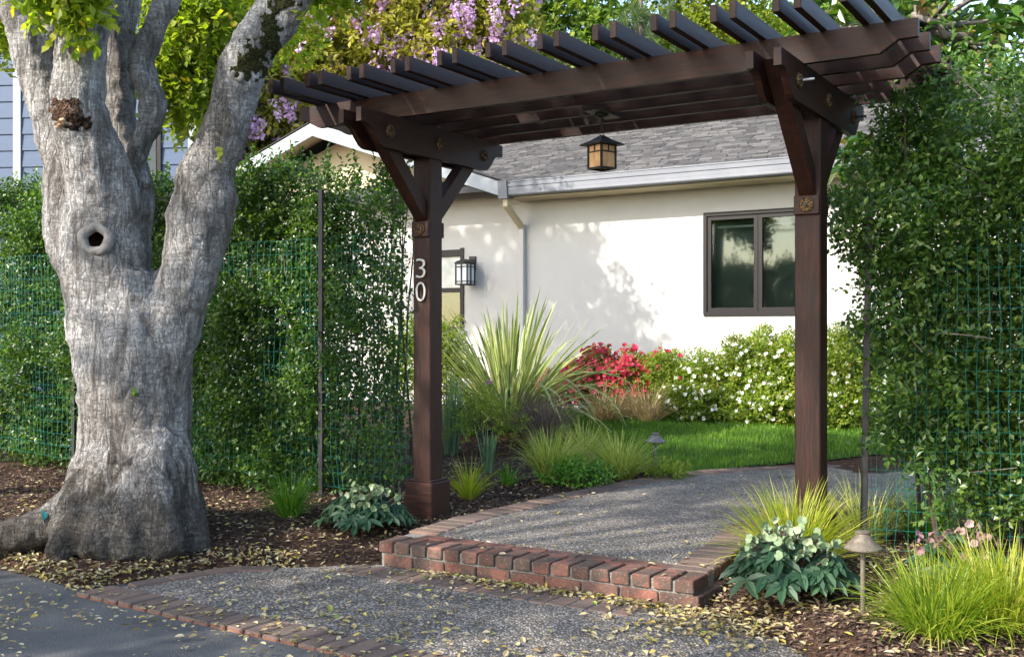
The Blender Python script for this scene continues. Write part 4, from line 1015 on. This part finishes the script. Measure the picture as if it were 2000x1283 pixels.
# ------------------------------------------------------------------ hedges
def hedge(name, label, a0, a1, b0, b1, z0, ztop, ntw, nl, L, w, mat, thin=None, loc=None):
    t = thing(name, label, 'hedge', W((a0+a1)/2, (b0+b1)/2, .1), -TH)
    a = RNG.uniform(a0, a1, ntw); u = RNG.random(ntw)
    edge = RNG.random(ntw)
    bfr = np.where(edge < .55, RNG.beta(1.2, 4, ntw), RNG.random(ntw)); b = b0+(b1-b0)*bfr-.10*(RNG.random(ntw) < .12)
    zt_ = ztop(a); z = z0 + (zt_-z0)*u**.9
    bulge = (vnoise(a, z, 2.6, 11)-.5)*.50
    b = b + bulge*(1-bfr)
    if thin is not None:
        k = RNG.random(ntw) < thin(a, z, b); a, b, z = a[k], b[k], z[k]
    c = np.stack([a*CT+b*ST, -a*ST+b*CT, z], 1)
    out = np.array([list(W(0, -1, 0))]); d = rdir(len(c), .45, out, .55)
    part('foliage', sprigs(c, d, .13, nl, L, w, fine=False, fold=.3), mat, t)
    return t
zl = lambda a: np.interp(a, [-9, -7.4, -6.6, -4.6], [2.56, 2.50, 2.42, 2.33]) + .22*vnoise(a, a*0, 1.7, 3) + .10*vnoise(a, a*0, 7, 4)
def thin_l(a, z, b):
    k = np.where(a > PA0-1.1, .38, 1.0)*(a < -4.58-.75*(b-6.02)); return k*(.35+.65*(vnoise(a*1.3, z*1.3, 3.2, 9)*.7+vnoise(a, z, 8, 10)*.3 > .33))
hl = hedge('privet_hedge', 'tall leafy privet hedge behind the wire fence, left of the pergola', -9.6, PA0-.30, 6.00, 6.85, .14, zl, 46000, 6, .040, .024, M['hedge'], thin_l)
def thin_r(a, z, b): return (.35+.65*(vnoise(a*1.2+3, z*1.2, 3.2, 19)*.7+vnoise(a, z, 8, 20)*.3 > .35))*(z > .22+.42*np.clip((-.9-a)/.5, 0, 1)+.14*vnoise(a, b, 4, 3))*(a > -1.42-.20*sm(1.0, 2.0, z)+.10*(vnoise(b, z, 3, 77)-.5))
def zr(a): return np.interp(a, [-1.6, -1.3, -.9, -.3, 2], [2.25, 2.52, 2.62, 2.80, 3.0]) + .25*vnoise(a, a*0, 3.1, 8)
hr = hedge('pittosporum_hedge', 'tall glossy evergreen hedge behind the wire fence, right of the pergola', -1.62, 2.4, 6.06, 7.40, .20, zr, 47000, 6, .042, .025, M['rhedge'], thin_r)
def stems(t, a0, a1, b0, b1, z1, n, r=.012):
    g = Geo()
    for i in range(n):
        a = random.uniform(a0, a1); b = random.uniform(b0, b1); pts = []
        da, db = random.uniform(-.25, .25), random.uniform(-.15, .15)
        for k in range(6):
            s = k/5; pts.append(W(a+da*s+random.uniform(-.03, .03), b+db*s+random.uniform(-.03, .03), .08+(z1-.08)*s))
        g.merge(tube(pts, [r*(1-.7*k/5) for k in range(6)], 5))
    part('stems', g, M['twig'], t)
stems(hl, -9, PA0-.6, 6.25, 6.6, 2.4, 60); stems(hr, -1.25, 2.5, 6.3, 7.1, 2.7, 30, .016)
# upright shoots above the hedges
def shoots(t, a0, a1, b0, b1, zf, n, mat, hmax=.42, L=.042, w=.022):
    a = RNG.uniform(a0, a1, n); b = RNG.uniform(b0, b1, n); z = zf(a)-.05
    c = np.stack([a*CT+b*ST, -a*ST+b*CT, z], 1); d = norm(np.stack([RNG.normal(size=n)*.2, RNG.normal(size=n)*.2, np.ones(n)], 1))
    part('shoots', sprigs(c, d, RNG.uniform(.12, hmax, n), 16, L, w, spread=.9), mat, t)
def twigs(t, a0, a1, b0, zf, n, L=.35):
    g = Geo()
    for i in range(n):
        a = random.uniform(a0, a1); z = random.uniform(.5, float(zf(np.array([a]))[0])); p = W(a, b0+random.uniform(.05, .25), z)
        d = W(random.uniform(-1, 1), random.uniform(-.5, .1), 0)+Vector((0, 0, random.uniform(-.1, 1))); d.normalize(); q = p+d*L*random.uniform(.4, 1)
        g.merge(tube([p, p.lerp(q, .5)+Vector((0, 0, random.uniform(-.03, .03))), q], [.004, .003, .0015], 4))
    part('bare_twigs', g, M['limb'], t, kind='stuff')
twigs(hl, -8, PA0-.6, 5.95, zl, 46); twigs(hr, -1.3, 2, 6.0, zr, 46)
shoots(hl, -9.4, PA0-.5, 6.1, 6.7, zl, 110, M['hedge'], .30); shoots(hr, -1.4, 2.5, 6.1, 7.2, zr, 70, M['rhedge'], .35, .05, .024)

# ------------------------------------------------------------------ wire fences
def wire_fence(name, label, pts, z0, z1, posts, post_h, wob=.006):
    """pts: polyline in (a,b); wires on it; posts: list of (a,b, lean)"""
    c = W(*pts[0], .1); t = thing(name, label, 'fence', c, -TH)
    pts = np.array(pts, float); s = np.concatenate([[0], np.cumsum(np.linalg.norm(np.diff(pts, axis=0), axis=1))])
    g = Geo(); wv = .0011
    def at(q, z):
        a = np.interp(q, s, pts[:, 0]); b = np.interp(q, s, pts[:, 1]); b = b + .02*math.sin(q*5.1)+.012*math.sin(q*13+z*4)
        return W(a, b, z)
    nz = int((z1-z0)/.102); qs = np.arange(0, s[-1], .052)
    ph = random.random()*6
    sag = lambda q: .03*math.sin(q*2.2+ph)
    for q in qs:
        pp = [at(q+.008*math.sin(z*9+q*7)+random.uniform(-1, 1)*wob*(1.8 if z < z0+.3 else .4), z+sag(q)*(1-(z-z0)/(z1-z0))) for z in np.linspace(z0, z1, 9)]
        g.merge(tube(pp, wv, 3))
    for j in range(nz+1):
        z = z0+j*(z1-z0)/nz
        g.merge(tube([at(q, z+sag(q)*(1-(z-z0)/(z1-z0))) for q in np.arange(0, s[-1], .12)], wv, 3))
    part('wire_mesh', g, M['wire'], t, kind='stuff')
    for a, b, lean, h in posts:
        p0 = W(a, b, .05); f = lambda x, y, z: tuple(p0 + W(x+lean*z, y, 0) + Vector((0, 0, z)))
        gg = box(-.018, .018, -.004, .004, 0, h, f); gg.merge(box(-.004, .004, .004, .030, 0, h-.002, f))
        part('fence_post', gg, M['stake'], t)
    return t
fa = lambda p: AB(p.x, p.y)
p1 = fa(G(645, 972, .12)); p2 = fa(G(95, 930, .12))
FBL = 5.93
wire_fence('wire_fence', 'green wire mesh fence on dark steel posts in front of the left hedge', [(-9.6, FBL), (p2[0], FBL+.01), (p1[0], FBL), (PA0-.36, FBL+.05), (PA0-.2, FBL+.35)], .24, 2.02,
           [(p1[0], FBL-.03, 0, 2.32), (p2[0], FBL-.03, 0, 2.0), (p2[0]-2.9, FBL-.03, 0, 2.0)], 0)
q1 = fa(G(1690, 1066, .14)); q2 = fa(G(1806, 1008, .12))
wire_fence('wire_fence', 'green wire mesh fence wrapping the corner of the right hedge', [(q2[0]+.1, q2[1]+.9), q2, (q1[0]+.06, q1[1]+.12), (q1[0], q1[1]-.03), (q1[0]+.25, q1[1]-.06), (q1[0]+1.4, q1[1]-.10), (q1[0]+3.6, q1[1]-.1)], .17, 2.10,
           [(q1[0], q1[1]-.055, .018, 2.0), (q2[0], q2[1], 0, 1.3), (q1[0]+2.2, q1[1]-.11, 0, 2.0)], 0)

# ------------------------------------------------------------------ path lights
def path_light(label, loc, h, rad, mat):
    t = thing('path_light', label, 'garden light', loc, 0, None); c = Vector(loc)
    part('stem', lathe([(.011, -.05), (.011, h-.03), (.016, h-.03), (.016, h-.005)], 12, c), mat, t, smooth=False)
    part('shade', lathe([(rad*.96, h-.004), (rad, h), (rad*1.0, h+.006), (rad*.62, h+.034), (rad*.36, h+.058), (rad*.34, h+.064), (rad*.40, h+.068), (rad*.40, h+.074), (rad*.1, h+.076)], 32, c), mat, t, smooth=False)
    part('socket', lathe([(rad*.45, h-.016), (rad*.50, h-.006)], 20, c), mat, t)
    return t
path_light('weathered bronze mushroom path light among the plants at lower right', (1.505, 4.60, zt(1.505, 4.60)), .295, .080, M['plight'])
c = G(1280, 925, .14); path_light('grey mushroom path light at the near edge of the lawn', (c.x, c.y, .12), .29, .084, M['plight2'])

# ------------------------------------------------------------------ grasses and plants
def tuft(name, label, cat, loc, n, L, w, mat, lean=(.05, .9), bend=(.5, 1.6), base=.04, group=None, m=5, sq=1.0):
    z = float(zt(loc[0], loc[1])); t = thing(name, label, cat, (loc[0], loc[1], z), 0, group)
    az = RNG.uniform(0, 6.283, n); r = base*np.sqrt(RNG.random(n)); p = np.stack([loc[0]+r*np.cos(az), loc[1]+r*np.sin(az), np.full(n, z-.01)], 1)
    q = RNG.random(n)
    g = blades(p, az+RNG.normal(size=n)*.5, lean[0]+(lean[1]-lean[0])*q, RNG.uniform(*bend, n)*(.5+.6*q), L*RNG.uniform(.6, 1.1, n), w*RNG.uniform(.7, 1.2, n), m=m, roll=.5)
    part('blades', g, mat, t); return t
GG = 'low grass tufts along the path edge'
tuft('sedge_tuft', 'bright golden sedge mound at the foot of the right pergola post', 'grass tuft', (1.44, 5.46), 900, .50, .006, M['sedge'], (.05, .95), (.5, 1.5), .08)
tuft('sedge_tuft', 'green and gold sedge mound right beside the bronze path light', 'grass tuft', (1.72, 4.34), 850, .36, .0065, M['sedge2'], (.10, 1.10), (.4, 1.7), .12)
tuft('sedge_tuft', 'bright golden sedge mound filling the lower right corner', 'grass tuft', (2.02, 4.42), 1000, .44, .0065, M['sedge'], (.08, 1.05), (.4, 1.7), .12)
tuft('grass_tuft', 'loose dull green grass behind the fence post by the right hedge', 'grass tuft', (2.08, 6.30), 260, .42, .006, M['carex'], (.1, .9), (.4, 1.5), .10)
tuft('grass_tuft', 'dark strappy grass inside the fence corner under the right hedge', 'grass tuft', (2.45, 6.35), 200, .36, .008, M['gtuft'], (.2, 1.0), (.4, 1.3), .10)
tuft('grass_tuft', 'small fresh green grass tuft right of the tree trunk', 'grass tuft', (-1.45, 6.98), 420, .36, .005, M['gtuft'], (.02, .85), (.5, 1.7), .05)
c = G(915, 968, .14); tuft('sedge_tuft', 'yellow green sedge tuft just right of the left post base', 'grass tuft', (c.x, c.y), 170, .36, .007, M['sedge'], (.05, .8), (.5, 1.5), .04)
c = G(992, 945, .14); tuft('sedge_tuft', 'smallest sedge tuft, sprouting between the two larger ones', 'grass tuft', (c.x, c.y), 70, .24, .008, M['gtuft'], (.05, .8), (.5, 1.3), .03)
c = G(1078, 940, .15); tuft('sedge_tuft', 'large striped sedge mound at the left edge of the path', 'grass tuft', (c.x, c.y+.1), 620, .50, .0065, M['carex'], (.02, .62), (.5, 1.7), .09)
c = G(1140, 905, .16); tuft('sedge_tuft', 'striped sedge mound half hidden behind its two larger neighbours', 'grass tuft', (c.x, c.y), 420, .48, .0065, M['carex'], (.02, .6), (.5, 1.7), .08)
c = G(1212, 930, .15); tuft('sedge_tuft', 'wide drooping striped sedge mound next to the grey path light', 'grass tuft', (c.x, c.y+.1), 600, .48, .0065, M['carex'], (.05, .9), (.6, 1.9), .09)
c = G(1058, 870, .16); tuft('purple_grass', 'mauve brown feathery grass clump below the flax', 'grass clump', (c.x, c.y), 900, .66, .005, M['mauve'], (.02, .75), (.5, 1.8), .14)
c = G(965, 850, .18); tuft('tan_grass', 'pale tan grass clump directly under the flax', 'grass clump', (c.x, c.y+.4), 800, .72, .006, M['tan'], (.02, .75), (.4, 1.6), .16)
c = G(1185, 822, .30); tuft('tan_grass', 'tan grass mound in front of the red azalea', 'grass clump', (c.x, c.y), 520, .55, .006, M['tan'], (.2, 1.0), (.5, 1.6), .12)
c = G(1262, 824, .30); tuft('tan_grass', 'tan grass mound between the red and white azaleas', 'grass clump', (c.x, c.y), 520, .55, .006, M['tan'], (.1, .9), (.5, 1.5), .12)
c = G(882, 880, .16); tuft('iris', 'upright blue green iris leaves right behind the left post', 'iris', (c.x, c.y), 60, .80, .022, M['iris'], (.0, .16), (.0, .3), .07)
c = G(952, 915, .15); tuft('iris', 'short blue green iris leaves between sedge tufts', 'iris', (c.x, c.y), 34, .42, .018, M['iris'], (.0, .2), (.0, .4), .04)
c = G(905, 850, .18); tuft('lavender', 'soft grey blue foliage plant behind the iris', 'plant', (c.x, c.y), 500, .48, .007, M['iris'], (.0, .8), (.1, .8), .12)
# flax
fl = thing('flax', 'large striped flax with long arching cream edged leaves', 'flax', (-.03, 12.0, .3)); n = 284
az = RNG.uniform(0, 6.283, n); q = RNG.random(n); r = .16*np.sqrt(RNG.random(n))
p = np.stack([-.03+r*np.cos(az), 12.0+r*np.sin(az), np.full(n, .3)], 1)
g = blades(p, az, .04+1.08*q, (.15+1.0*q)*RNG.uniform(.2, 1.6, n), RNG.uniform(.9, 1.62, n)*(1-.12*q), RNG.uniform(.036, .058, n), m=7, roll=.7)
pieces('blade', g, 16, 7, M['flax'], fl)
n = 16; az = RNG.uniform(-2.4, .4, n); p = np.stack([-.03+.1*np.cos(az), 11.95+.1*np.sin(az), np.full(n, .3)], 1)
pieces('blade', blades(p, az, RNG.uniform(.5, .8, n), RNG.uniform(1.6, 2.4, n), RNG.uniform(1.3, 1.8, n), np.full(n, .036), m=9, roll=.4), 20, 9, M['flax'], fl)

def bush(name, label, cat, boxes, ntw, L, w, mat, flowers=None, nl=6, tw=.10, fine=False):
    """boxes: list of (center, radii, weight)"""
    c0 = boxes[0][0]; t = thing(name, label, cat, (c0[0], c0[1], float(zt(c0[0], c0[1]))))
    tot = sum(b[2] for b in boxes); cs, ds = [], []
    for c, r, wt in boxes:
        k = int(ntw*wt/tot); d = norm(RNG.normal(size=(k, 3))); d[:, 2] = np.where(d[:, 2] < -.5, -d[:, 2], d[:, 2]); rr = RNG.random(k)**.35
        lump = 1+.60*(vnoise(d[:, 0]*3+c[0], d[:, 2]*3+c[1], 1.6, 31)-.5)
        cs.append(np.array(c)+d*(rr*lump)[:, None]*np.array(r)); ds.append(norm(d+RNG.normal(size=(k, 3))*.5+np.array([[0, 0, .4]])))
    cs = np.concatenate(cs); ds = np.concatenate(ds); k = cs[:, 2] > zt(cs[:, 0], cs[:, 1])+.01; cs, ds = cs[k], ds[k]
    part('foliage', sprigs(cs, ds, tw, nl, L, w, fine=fine), mat, t)
    g = Geo()
    for c, r, wt in boxes:
        for i in range(7):
            z0 = float(zt(c[0], c[1])); e = Vector(c)+Vector((random.uniform(-.7, .7)*r[0], random.uniform(-.7, .7)*r[1], random.uniform(0, .7)*r[2]))
            b = Vector((c[0]+random.uniform(-.06, .06), c[1], z0-.02)); g.merge(tube([b, b.lerp(e, .5)+Vector((0, 0, .03)), e], [.012, .009, .004], 5))
    part('stems', g, M['twig'], t)
    if flowers:
        nf, fmat, fs, filt = flowers
        idx = RNG.permutation(len(cs)); sel = idx[filt(cs[idx])][:nf]; pc = cs[sel]+ds[sel]*tw*1.0; dd = norm(ds[sel]+np.array([[-.25, -.75, .1]]))
        part('flowers', flower_geo(pc, dd, fs), fmat, t, kind='stuff' if len(pc) > 8 else None)
    return t
def flower_geo(pc, dd, fs, petals=5, cup=.55):
    """open five petalled flowers"""
    n = len(pc); u = norm(np.cross(dd, np.array([[.1, .2, 1.0]]))); w = np.cross(dd, u); ps, ds, ns = [], [], []
    for i in range(petals):
        t = i*6.283/petals + RNG.random(n)*.3; e = u*np.cos(t)[:, None]+w*np.sin(t)[:, None]
        ps.append(pc); ds.append(norm(e+dd*cup)); ns.append(norm(dd-e*cup))
    p = np.concatenate(ps); d = np.concatenate(ds); nn = np.concatenate(ns); s = fs*RNG.uniform(.8, 1.2, len(p))
    s_ = norm(np.cross(d, nn)); rnd = np.tile(RNG.random(n), petals)*.7+RNG.random(len(p))*.3
    L = s[:, None]; k = np.stack([p, p+d*L*.5+s_*L*.42, p+d*L*.9+s_*L*.30-nn*L*.08, p+d*L*1.0-nn*L*.1, p+d*L*.9-s_*L*.30-nn*L*.08, p+d*L*.5-s_*L*.42], 1)
    b = np.arange(len(p))[:, None]*6; g = Geo()
    return g.add(k.reshape(-1, 3), np.concatenate([b+np.array([[0, 1, 2, 3]]), b+np.array([[0, 3, 4, 5]])]), rnd=np.repeat(rnd, 6))
def alongwall(px, b, z): 
    u = (px-1000)/FPX; d = b/(CT+ST*u); return (u*d, d, z)
every = lambda c: np.ones(len(c), bool)
bush('red_azalea', 'azalea bush covered in crimson red flowers, right of the flax', 'azalea', [(alongwall(1160, 12.05, .62), (.52, .4, .40), 3), (alongwall(1235, 12.0, .66), (.42, .35, .36), 2), (alongwall(1095, 12.0, .52), (.42, .35, .32), 1.5)],
     2600, .040, .022, M['azal'], (1500, M['red'], .034, lambda c: (c[:, 0] < 1.62)))
bush('azalea', 'leafy azalea with a few red and white flowers, between red and white ones', 'azalea', [(alongwall(1300, 11.95, .66), (.30, .35, .42), 1), (alongwall(1335, 11.95, .58), (.30, .35, .34), 1)],
     2300, .040, .022, M['azal'], (46, M['red'], .030, lambda c: c[:, 2] > .72))
bush('white_azalea', 'wide yellow green azalea bush dotted with white flowers under the window', 'azalea', [(alongwall(1400, 11.9, .62), (.42, .42, .44), 2), (alongwall(1480, 11.9, .74), (.46, .42, .54), 3), (alongwall(1545, 11.85, .72), (.42, .42, .50), 3), (alongwall(1345, 11.8, .48), (.36, .36, .26), 1), (alongwall(1420, 11.75, .46), (.5, .3, .24), 1.5), (alongwall(1520, 11.7, .46), (.5, .3, .24), 1.5)],
     9500, .040, .022, M['azal'], (900, M['white'], .025, lambda c: c[:, 2] < 1.15))
bush('white_azalea', 'tall thin white flowered azalea bush between the right post and the fence', 'azalea', [(alongwall(1650, 11.8, .76), (.42, .4, .56), 3), (alongwall(1720, 11.8, .76), (.42, .4, .56), 2), (alongwall(1800, 11.8, .76), (.42, .4, .5), 2), (alongwall(1680, 11.7, .46), (.6, .3, .24), 2)],
     6500, .040, .022, M['azal'], (460, M['white'], .025, lambda c: c[:, 2] < 1.15))
c = G(945, 880, .16)
bush('garden_shrub', 'loose green twiggy shrub under the flax, beside the iris', 'shrub', [((c.x, c.y, .42), (.40, .32, .30), 1)], 360, .036, .018, M['azal'], (1, M['hpink'], .05, lambda q: (q[:, 2] > .5) & (q[:, 1] < c.y-.1)))
c = G(1128, 945, .15)
bush('ground_plant', 'low dark green leafy plant between the large sedge mounds', 'plant', [((c.x, c.y, .18), (.24, .16, .09), 1)], 260, .036, .020, M['gtuft'])
c = G(1308, 932, .15)
bush('ground_plant', 'tiny low green plant at the foot of the grey path light', 'plant', [((c.x, c.y, .16), (.16, .1, .05), 1)], 90, .034, .020, M['azal'])
c = G(870, 770, .2)
bush('garden_shrub', 'light green shrub standing between left post and flax', 'shrub', [((-.95, 12.3, .8), (.5, .5, .62), 1)], 1500, .05, .025, M['azal'])

def hellebore(label, loc, rad, h, nleaf, nfl, fmat, fl_off=(0, 0), lsz=.095):
    z = float(zt(loc[0], loc[1])); t = thing('hellebore', label, 'hellebore', (loc[0], loc[1], z))
    hubs = []; g = Geo(); st = Geo()
    for i in range(nleaf):
        a = random.uniform(0, 6.283); r = rad*math.sqrt(random.random()); zz = z+h*(.30+.45*(1-(r/rad)**2))*random.uniform(.75, 1.05)
        c = np.array([loc[0]+r*math.cos(a), loc[1]+r*math.sin(a)*.8, zz]); k = 7 if random.random() < .6 else 5
        up = np.array([math.cos(a)*.5*r/rad, math.sin(a)*.5*r/rad-.25, 1.0]); up /= np.linalg.norm(up)
        th = np.linspace(-2.3, 2.3, k)+a
        d = np.stack([np.cos(th), np.sin(th), np.full(k, -.25)], 1); d = d-up*(d@up)[:, None]*.8
        gl = leaves(np.repeat(c[None], k, 0), d, lsz*RNG.uniform(.75, 1.15, k)*random.uniform(.8, 1.1), lsz*.40, fold=.10, curl=.22, nrm=np.repeat(up[None]*3, k, 0), rnd=np.full(k, random.random())); part('leaf', gl, M['hleaf'], t)
        st.merge(tube([(loc[0]+random.uniform(-.03, .03), loc[1], z-.01), ((loc[0]+c[0])/2, (loc[1]+c[1])/2, zz-.01), tuple(c)], [.004, .0035, .003], 5))
    if nfl:
        pc = []; dd = []
        for i in range(nfl):
            a = random.uniform(0, 6.283); r = rad*.88*math.sqrt(random.random()); zz = z+h*random.uniform(.78, 1.02)*(1-.45*(r/rad)**2)
            q = (loc[0]+fl_off[0]+r*math.cos(a), loc[1]+fl_off[1]+r*math.sin(a)*.7, zz); pc.append(q); dd.append((random.uniform(-1, 1), -.6, random.uniform(-.9, .7)))
            st.merge(tube([(loc[0], loc[1], z), ((loc[0]+q[0])/2, (loc[1]+q[1])/2, zz-.07), q], [.005, .004, .003], 5))
        for a_, b_ in zip(pc, dd): part('flower', flower_geo(np.array([a_]), norm(np.array([b_])), .027, cup=random.uniform(.7, 1.3)), fmat, t)
    part('stems', st, M['twig'], t); return t
hellebore('dark leaved hellebore with pale green flowers beside the left post base', (-.93, 6.80), .27, .31, 60, 40, M['hflow'], (.03, -.03), .10)
hellebore('pale flowered hellebore below the golden sedge, right of the brick step', (1.29, 4.98), .27, .38, 70, 80, M['hflow'], (-.02, -.02), .105)
hellebore('pink flowered hellebore at the bottom of the right fence', (2.05, 4.92), .24, .38, 26, 30, M['hpink'], (-.06, -.03), .09)

# ------------------------------------------------------------------ background and neighbouring trees
def make_tree(name, label, base, blobs, ncl, per, spread, L, w, mat, nl=6, tw=.35, trunk_r=.18, extra=None, fine=False, group=None, cat='tree'):
    t = thing(name, label, cat, (base[0], base[1], -.05), 0, group)
    tot = sum(b[2] for b in blobs); cs = []
    for c, r, wt in blobs:
        p, d = clumps(c, r, max(3, int(ncl*wt/tot))); cs.append(p)
    cs = np.concatenate(cs); part('crown', crown(cs, per, spread, L, w, fine=fine, nl=nl, tw=tw), mat, t)
    cz = min(b[0][2]-b[1][2]*.2 for b in blobs); top = Vector(blobs[0][0]); g = Geo()
    b0 = Vector((base[0], base[1], -.1)); mid = Vector((b0.x*.7+top.x*.3, b0.y*.7+top.y*.3, (cz)*.8))
    g.merge(tube([b0, b0.lerp(mid, .5)+Vector((.06, 0, 0)), mid, mid.lerp(top, .6), top], [trunk_r, trunk_r*.85, trunk_r*.7, trunk_r*.4, trunk_r*.15], 9)); part('trunk', g, M['limb'], t, smooth=True)
    g = Geo()
    for i in range(0, len(cs), max(1, len(cs)//22)):
        e = Vector(cs[i]); s = mid.lerp(top, random.uniform(.0, .6)); g.merge(tube([s, s.lerp(e, .5)+Vector((0, 0, .2)), e], [trunk_r*.34, trunk_r*.2, .015], 6))
    part('limb', g, M['limb'], t, smooth=True)
    return t, cs
wt, cs = make_tree('wisteria_tree', 'tree draped in lilac wisteria blooms behind the gable roof', (-2.3, 23), [((-2.5, 22, 7.4), (2.9, 1.6, 3.4), 5), ((-4.2, 21.5, 5.6), (1.5, 1.2, 2.4), 2), ((-.9, 22, 6.2), (1.4, 1.3, 3.0), 2)], 560, 20, .34, .15, .085, M['wist'], nl=7)
n = 520; idx = np.argsort(cs[:, 1]+RNG.random(len(cs))*3.4)[:n]; c = cs[idx]+np.array([[0, -.55, 0]])+RNG.normal(size=(len(idx), 3))*np.array([[.3, .35, .3]])
q = 40; t = np.tile(np.linspace(0, 1, q), len(c)); cc = np.repeat(c, q, 0); ln = np.repeat(RNG.uniform(.25, .5, len(c)), q)
rad = .13*(1-t*.75); aa = RNG.uniform(0, 6.283, len(cc)); pp = cc+np.stack([rad*np.cos(aa), rad*np.sin(aa), -t*ln], 1)
part('flower_racemes', leaves(pp, rdir(len(pp), -.2), .08, .07, fine=False, rnd=np.clip(np.repeat(RNG.random(len(c)), q)*.6+.4*t, 0, 1)), M['lilac'], wt)
make_tree('broadleaf_tree', 'lime green tree rising above the house roof beside the wisteria', (1.2, 28), [((1.0, 27, 9.2), (2.0, 1.6, 3.0), 3), ((2.6, 27, 7.4), (1.4, 1.2, 1.8), 2), ((.4, 27, 6.6), (1.3, 1, 1.6), 1)], 230, 22, .34, .17, .11, M['oak'])
make_tree('broadleaf_tree', 'tall yellow green tree seen above the middle of the pergola', (5.6, 29), [((5.2, 28, 8.8), (2.0, 1.6, 2.6), 3), ((6.6, 28, 7.0), (1.3, 1.2, 1.8), 2), ((3.8, 28.5, 6.8), (1.0, 1.2, 1.4), 1)], 260, 22, .34, .17, .11, M['lime'])
make_tree('broadleaf_tree', 'far green tree on the rising ground behind the rafters', (10.0, 38), [((9.6, 37, 10.2), (3.6, 2, 3.2), 3), ((13, 37, 10.8), (3, 2, 3), 3), ((6.5, 38, 9.6), (2.6, 2, 2.2), 2)], 300, 20, .5, .27, .17, M['oak'], trunk_r=.3)
make_tree('broadleaf_tree', 'dark green tree filling the gap left of the wisteria', (-7.5, 26), [((-7.4, 25, 8.2), (3.2, 2, 3.6), 3), ((-11.5, 26, 7.5), (3.0, 2, 3.4), 2)], 240, 18, .46, .26, .16, M['oak'], trunk_r=.3)
# pine with needle tufts
pt = thing('pine_tree', 'grey green pine with drooping needle tufts above the roof', 'tree', (3.1, 25, -.05))
c, d = clumps((2.95, 24.6, 7.4), (1.05, .9, 1.9), 150); c2 = np.repeat(c, 46, 0); dd = rdir(len(c2), .3)
part('crown', leaves(c2, dd, .26, .014, fine=False, curl=.05), M['pine'], pt)
g = tube([(3.1, 25, -.1), (3.05, 24.9, 4), (2.95, 24.6, 9.4)], [.2, .15, .04], 8)
for i in range(0, 150, 5): g.merge(tube([Vector((3.0, 24.8, max(3.5, c[i][2]-.5))), Vector(c[i])], [.04, .012], 5))
part('trunk', g, M['limb'], pt)
# magnolia at the upper right
mt = thing('magnolia_tree', 'large leaved glossy magnolia behind the right hedge', 'tree', (3.9, 8.9, 0))
cl = []
for (x0, x1, y0, y1, d0, d1, n) in ((1700, 2080, -80, 150, 8.0, 9.4, 62), (1560, 1720, -60, 70, 8.8, 9.8, 18), (1640, 1700, 270, 420, 7.6, 8.2, 9), (1830, 2050, 100, 260, 8.2, 9.2, 22)):
    for i in range(n): cl.append(list(P(random.uniform(x0, x1), random.uniform(y0, y1), random.uniform(d0, d1))))
cl = np.array(cl); nl = 12; cc = np.repeat(cl, nl, 0); dd = norm(np.concatenate([RNG.normal(size=(len(cc), 2)), RNG.normal(size=(len(cc), 1))*.5-.15], 1))
def in_frame(q):
    px = 1000+FPX*q[:, 0]/q[:, 1]; py = 650-FPX*(q[:, 2]-EYE)/q[:, 1]; return np.where((px < 2000) & (py > 0) & (px > 1550), 0, 100)+q[:, 1]
pieces('leaf', leaves(cc+RNG.normal(size=cc.shape)*.05, dd, RNG.uniform(.13, .20, len(cc)), RNG.uniform(.055, .075, len(cc)), fold=.15, curl=.2, nrm=np.array([[0, -.2, 1.2]])), 6, 2, M['magn'], mt, 300, in_frame, 'crown')
g = tube([(3.9, 8.9, -.1), (3.8, 8.9, 2.0), P(1800, 60, 8.9), P(1780, -120, 8.9)], [.14, .12, .05, .03], 8)
g.merge(tube([P(1800, 60, 8.9), P(1785, 30, 8.6), P(1830, 45, 8.5), P(1845, 70, 8.5), P(1880, 62+8, 8.5), P(1960, 90, 8.6)], [.03, .028, .028, .030, .028, .02], 7))
for i in [q for q in range(0, len(cl), 4) if cl[q][2] > 3.2]: g.merge(tube([P(1800, 60, 8.9), Vector(cl[i])], [.03, .008], 5))
part('limb', g, M['limb'], mt, smooth=True)

# street trees out of the frame, left of and behind the viewer: they cast the dappled shade
GRP = 'street trees shading the drive'
for i, (lab, b, bl, ncl, per) in enumerate((
    ('tall street tree nearest the drive on the left, casting its main shade', (-8.8, 0), [((-8.7, -.1, 6.4), (1.9, 1.9, 2.4), 1), ((-8.45, -.3, 10.0), (1.9, 1.9, 1.1), 2)], 68, 16),
    ('slim tree at the left, level with the big grey trunk', (-7.7, 5.6), [((-7.3, 5.2, 5.0), (1.15, 1.15, 1.2), 1)], 22, 14),
    ('slender tree far left whose shadow falls on the house wall', (-7.6, 10.3), [((-6.75, 9.6, 7.8), (.95, .6, .8), 2.4), ((-6.15, 8.8, 6.9), (.55, .4, .45), 1), ((-7.4, 10.6, 7.6), (.9, .6, .8), 2)], 70, 10),
    ('broad street tree behind the viewer on the left', (-12, -9.5), [((-12, -9, 5.4), (3.0, 3.0, 2.6), 1)], 60, 12),
    ('broad tree across the street behind the viewer', (4, -14), [((4, -14, 6.0), (4.5, 3, 3.5), 1)], 90, 12),
    ('tall tree farthest left across the street', (-15, -6), [((-15, -6, 6.5), (3, 4, 3.5), 1)], 80, 12))):
    make_tree('street_tree', lab, b, bl, ncl, per, .20, .16, .12, M['maple'], nl=7, tw=.3, group=GRP)
import sys
print('objects', len(bpy.data.objects), 'tris', sum(len(o.data.loops)-2*len(o.data.polygons) for o in bpy.data.objects if o.type == 'MESH'))
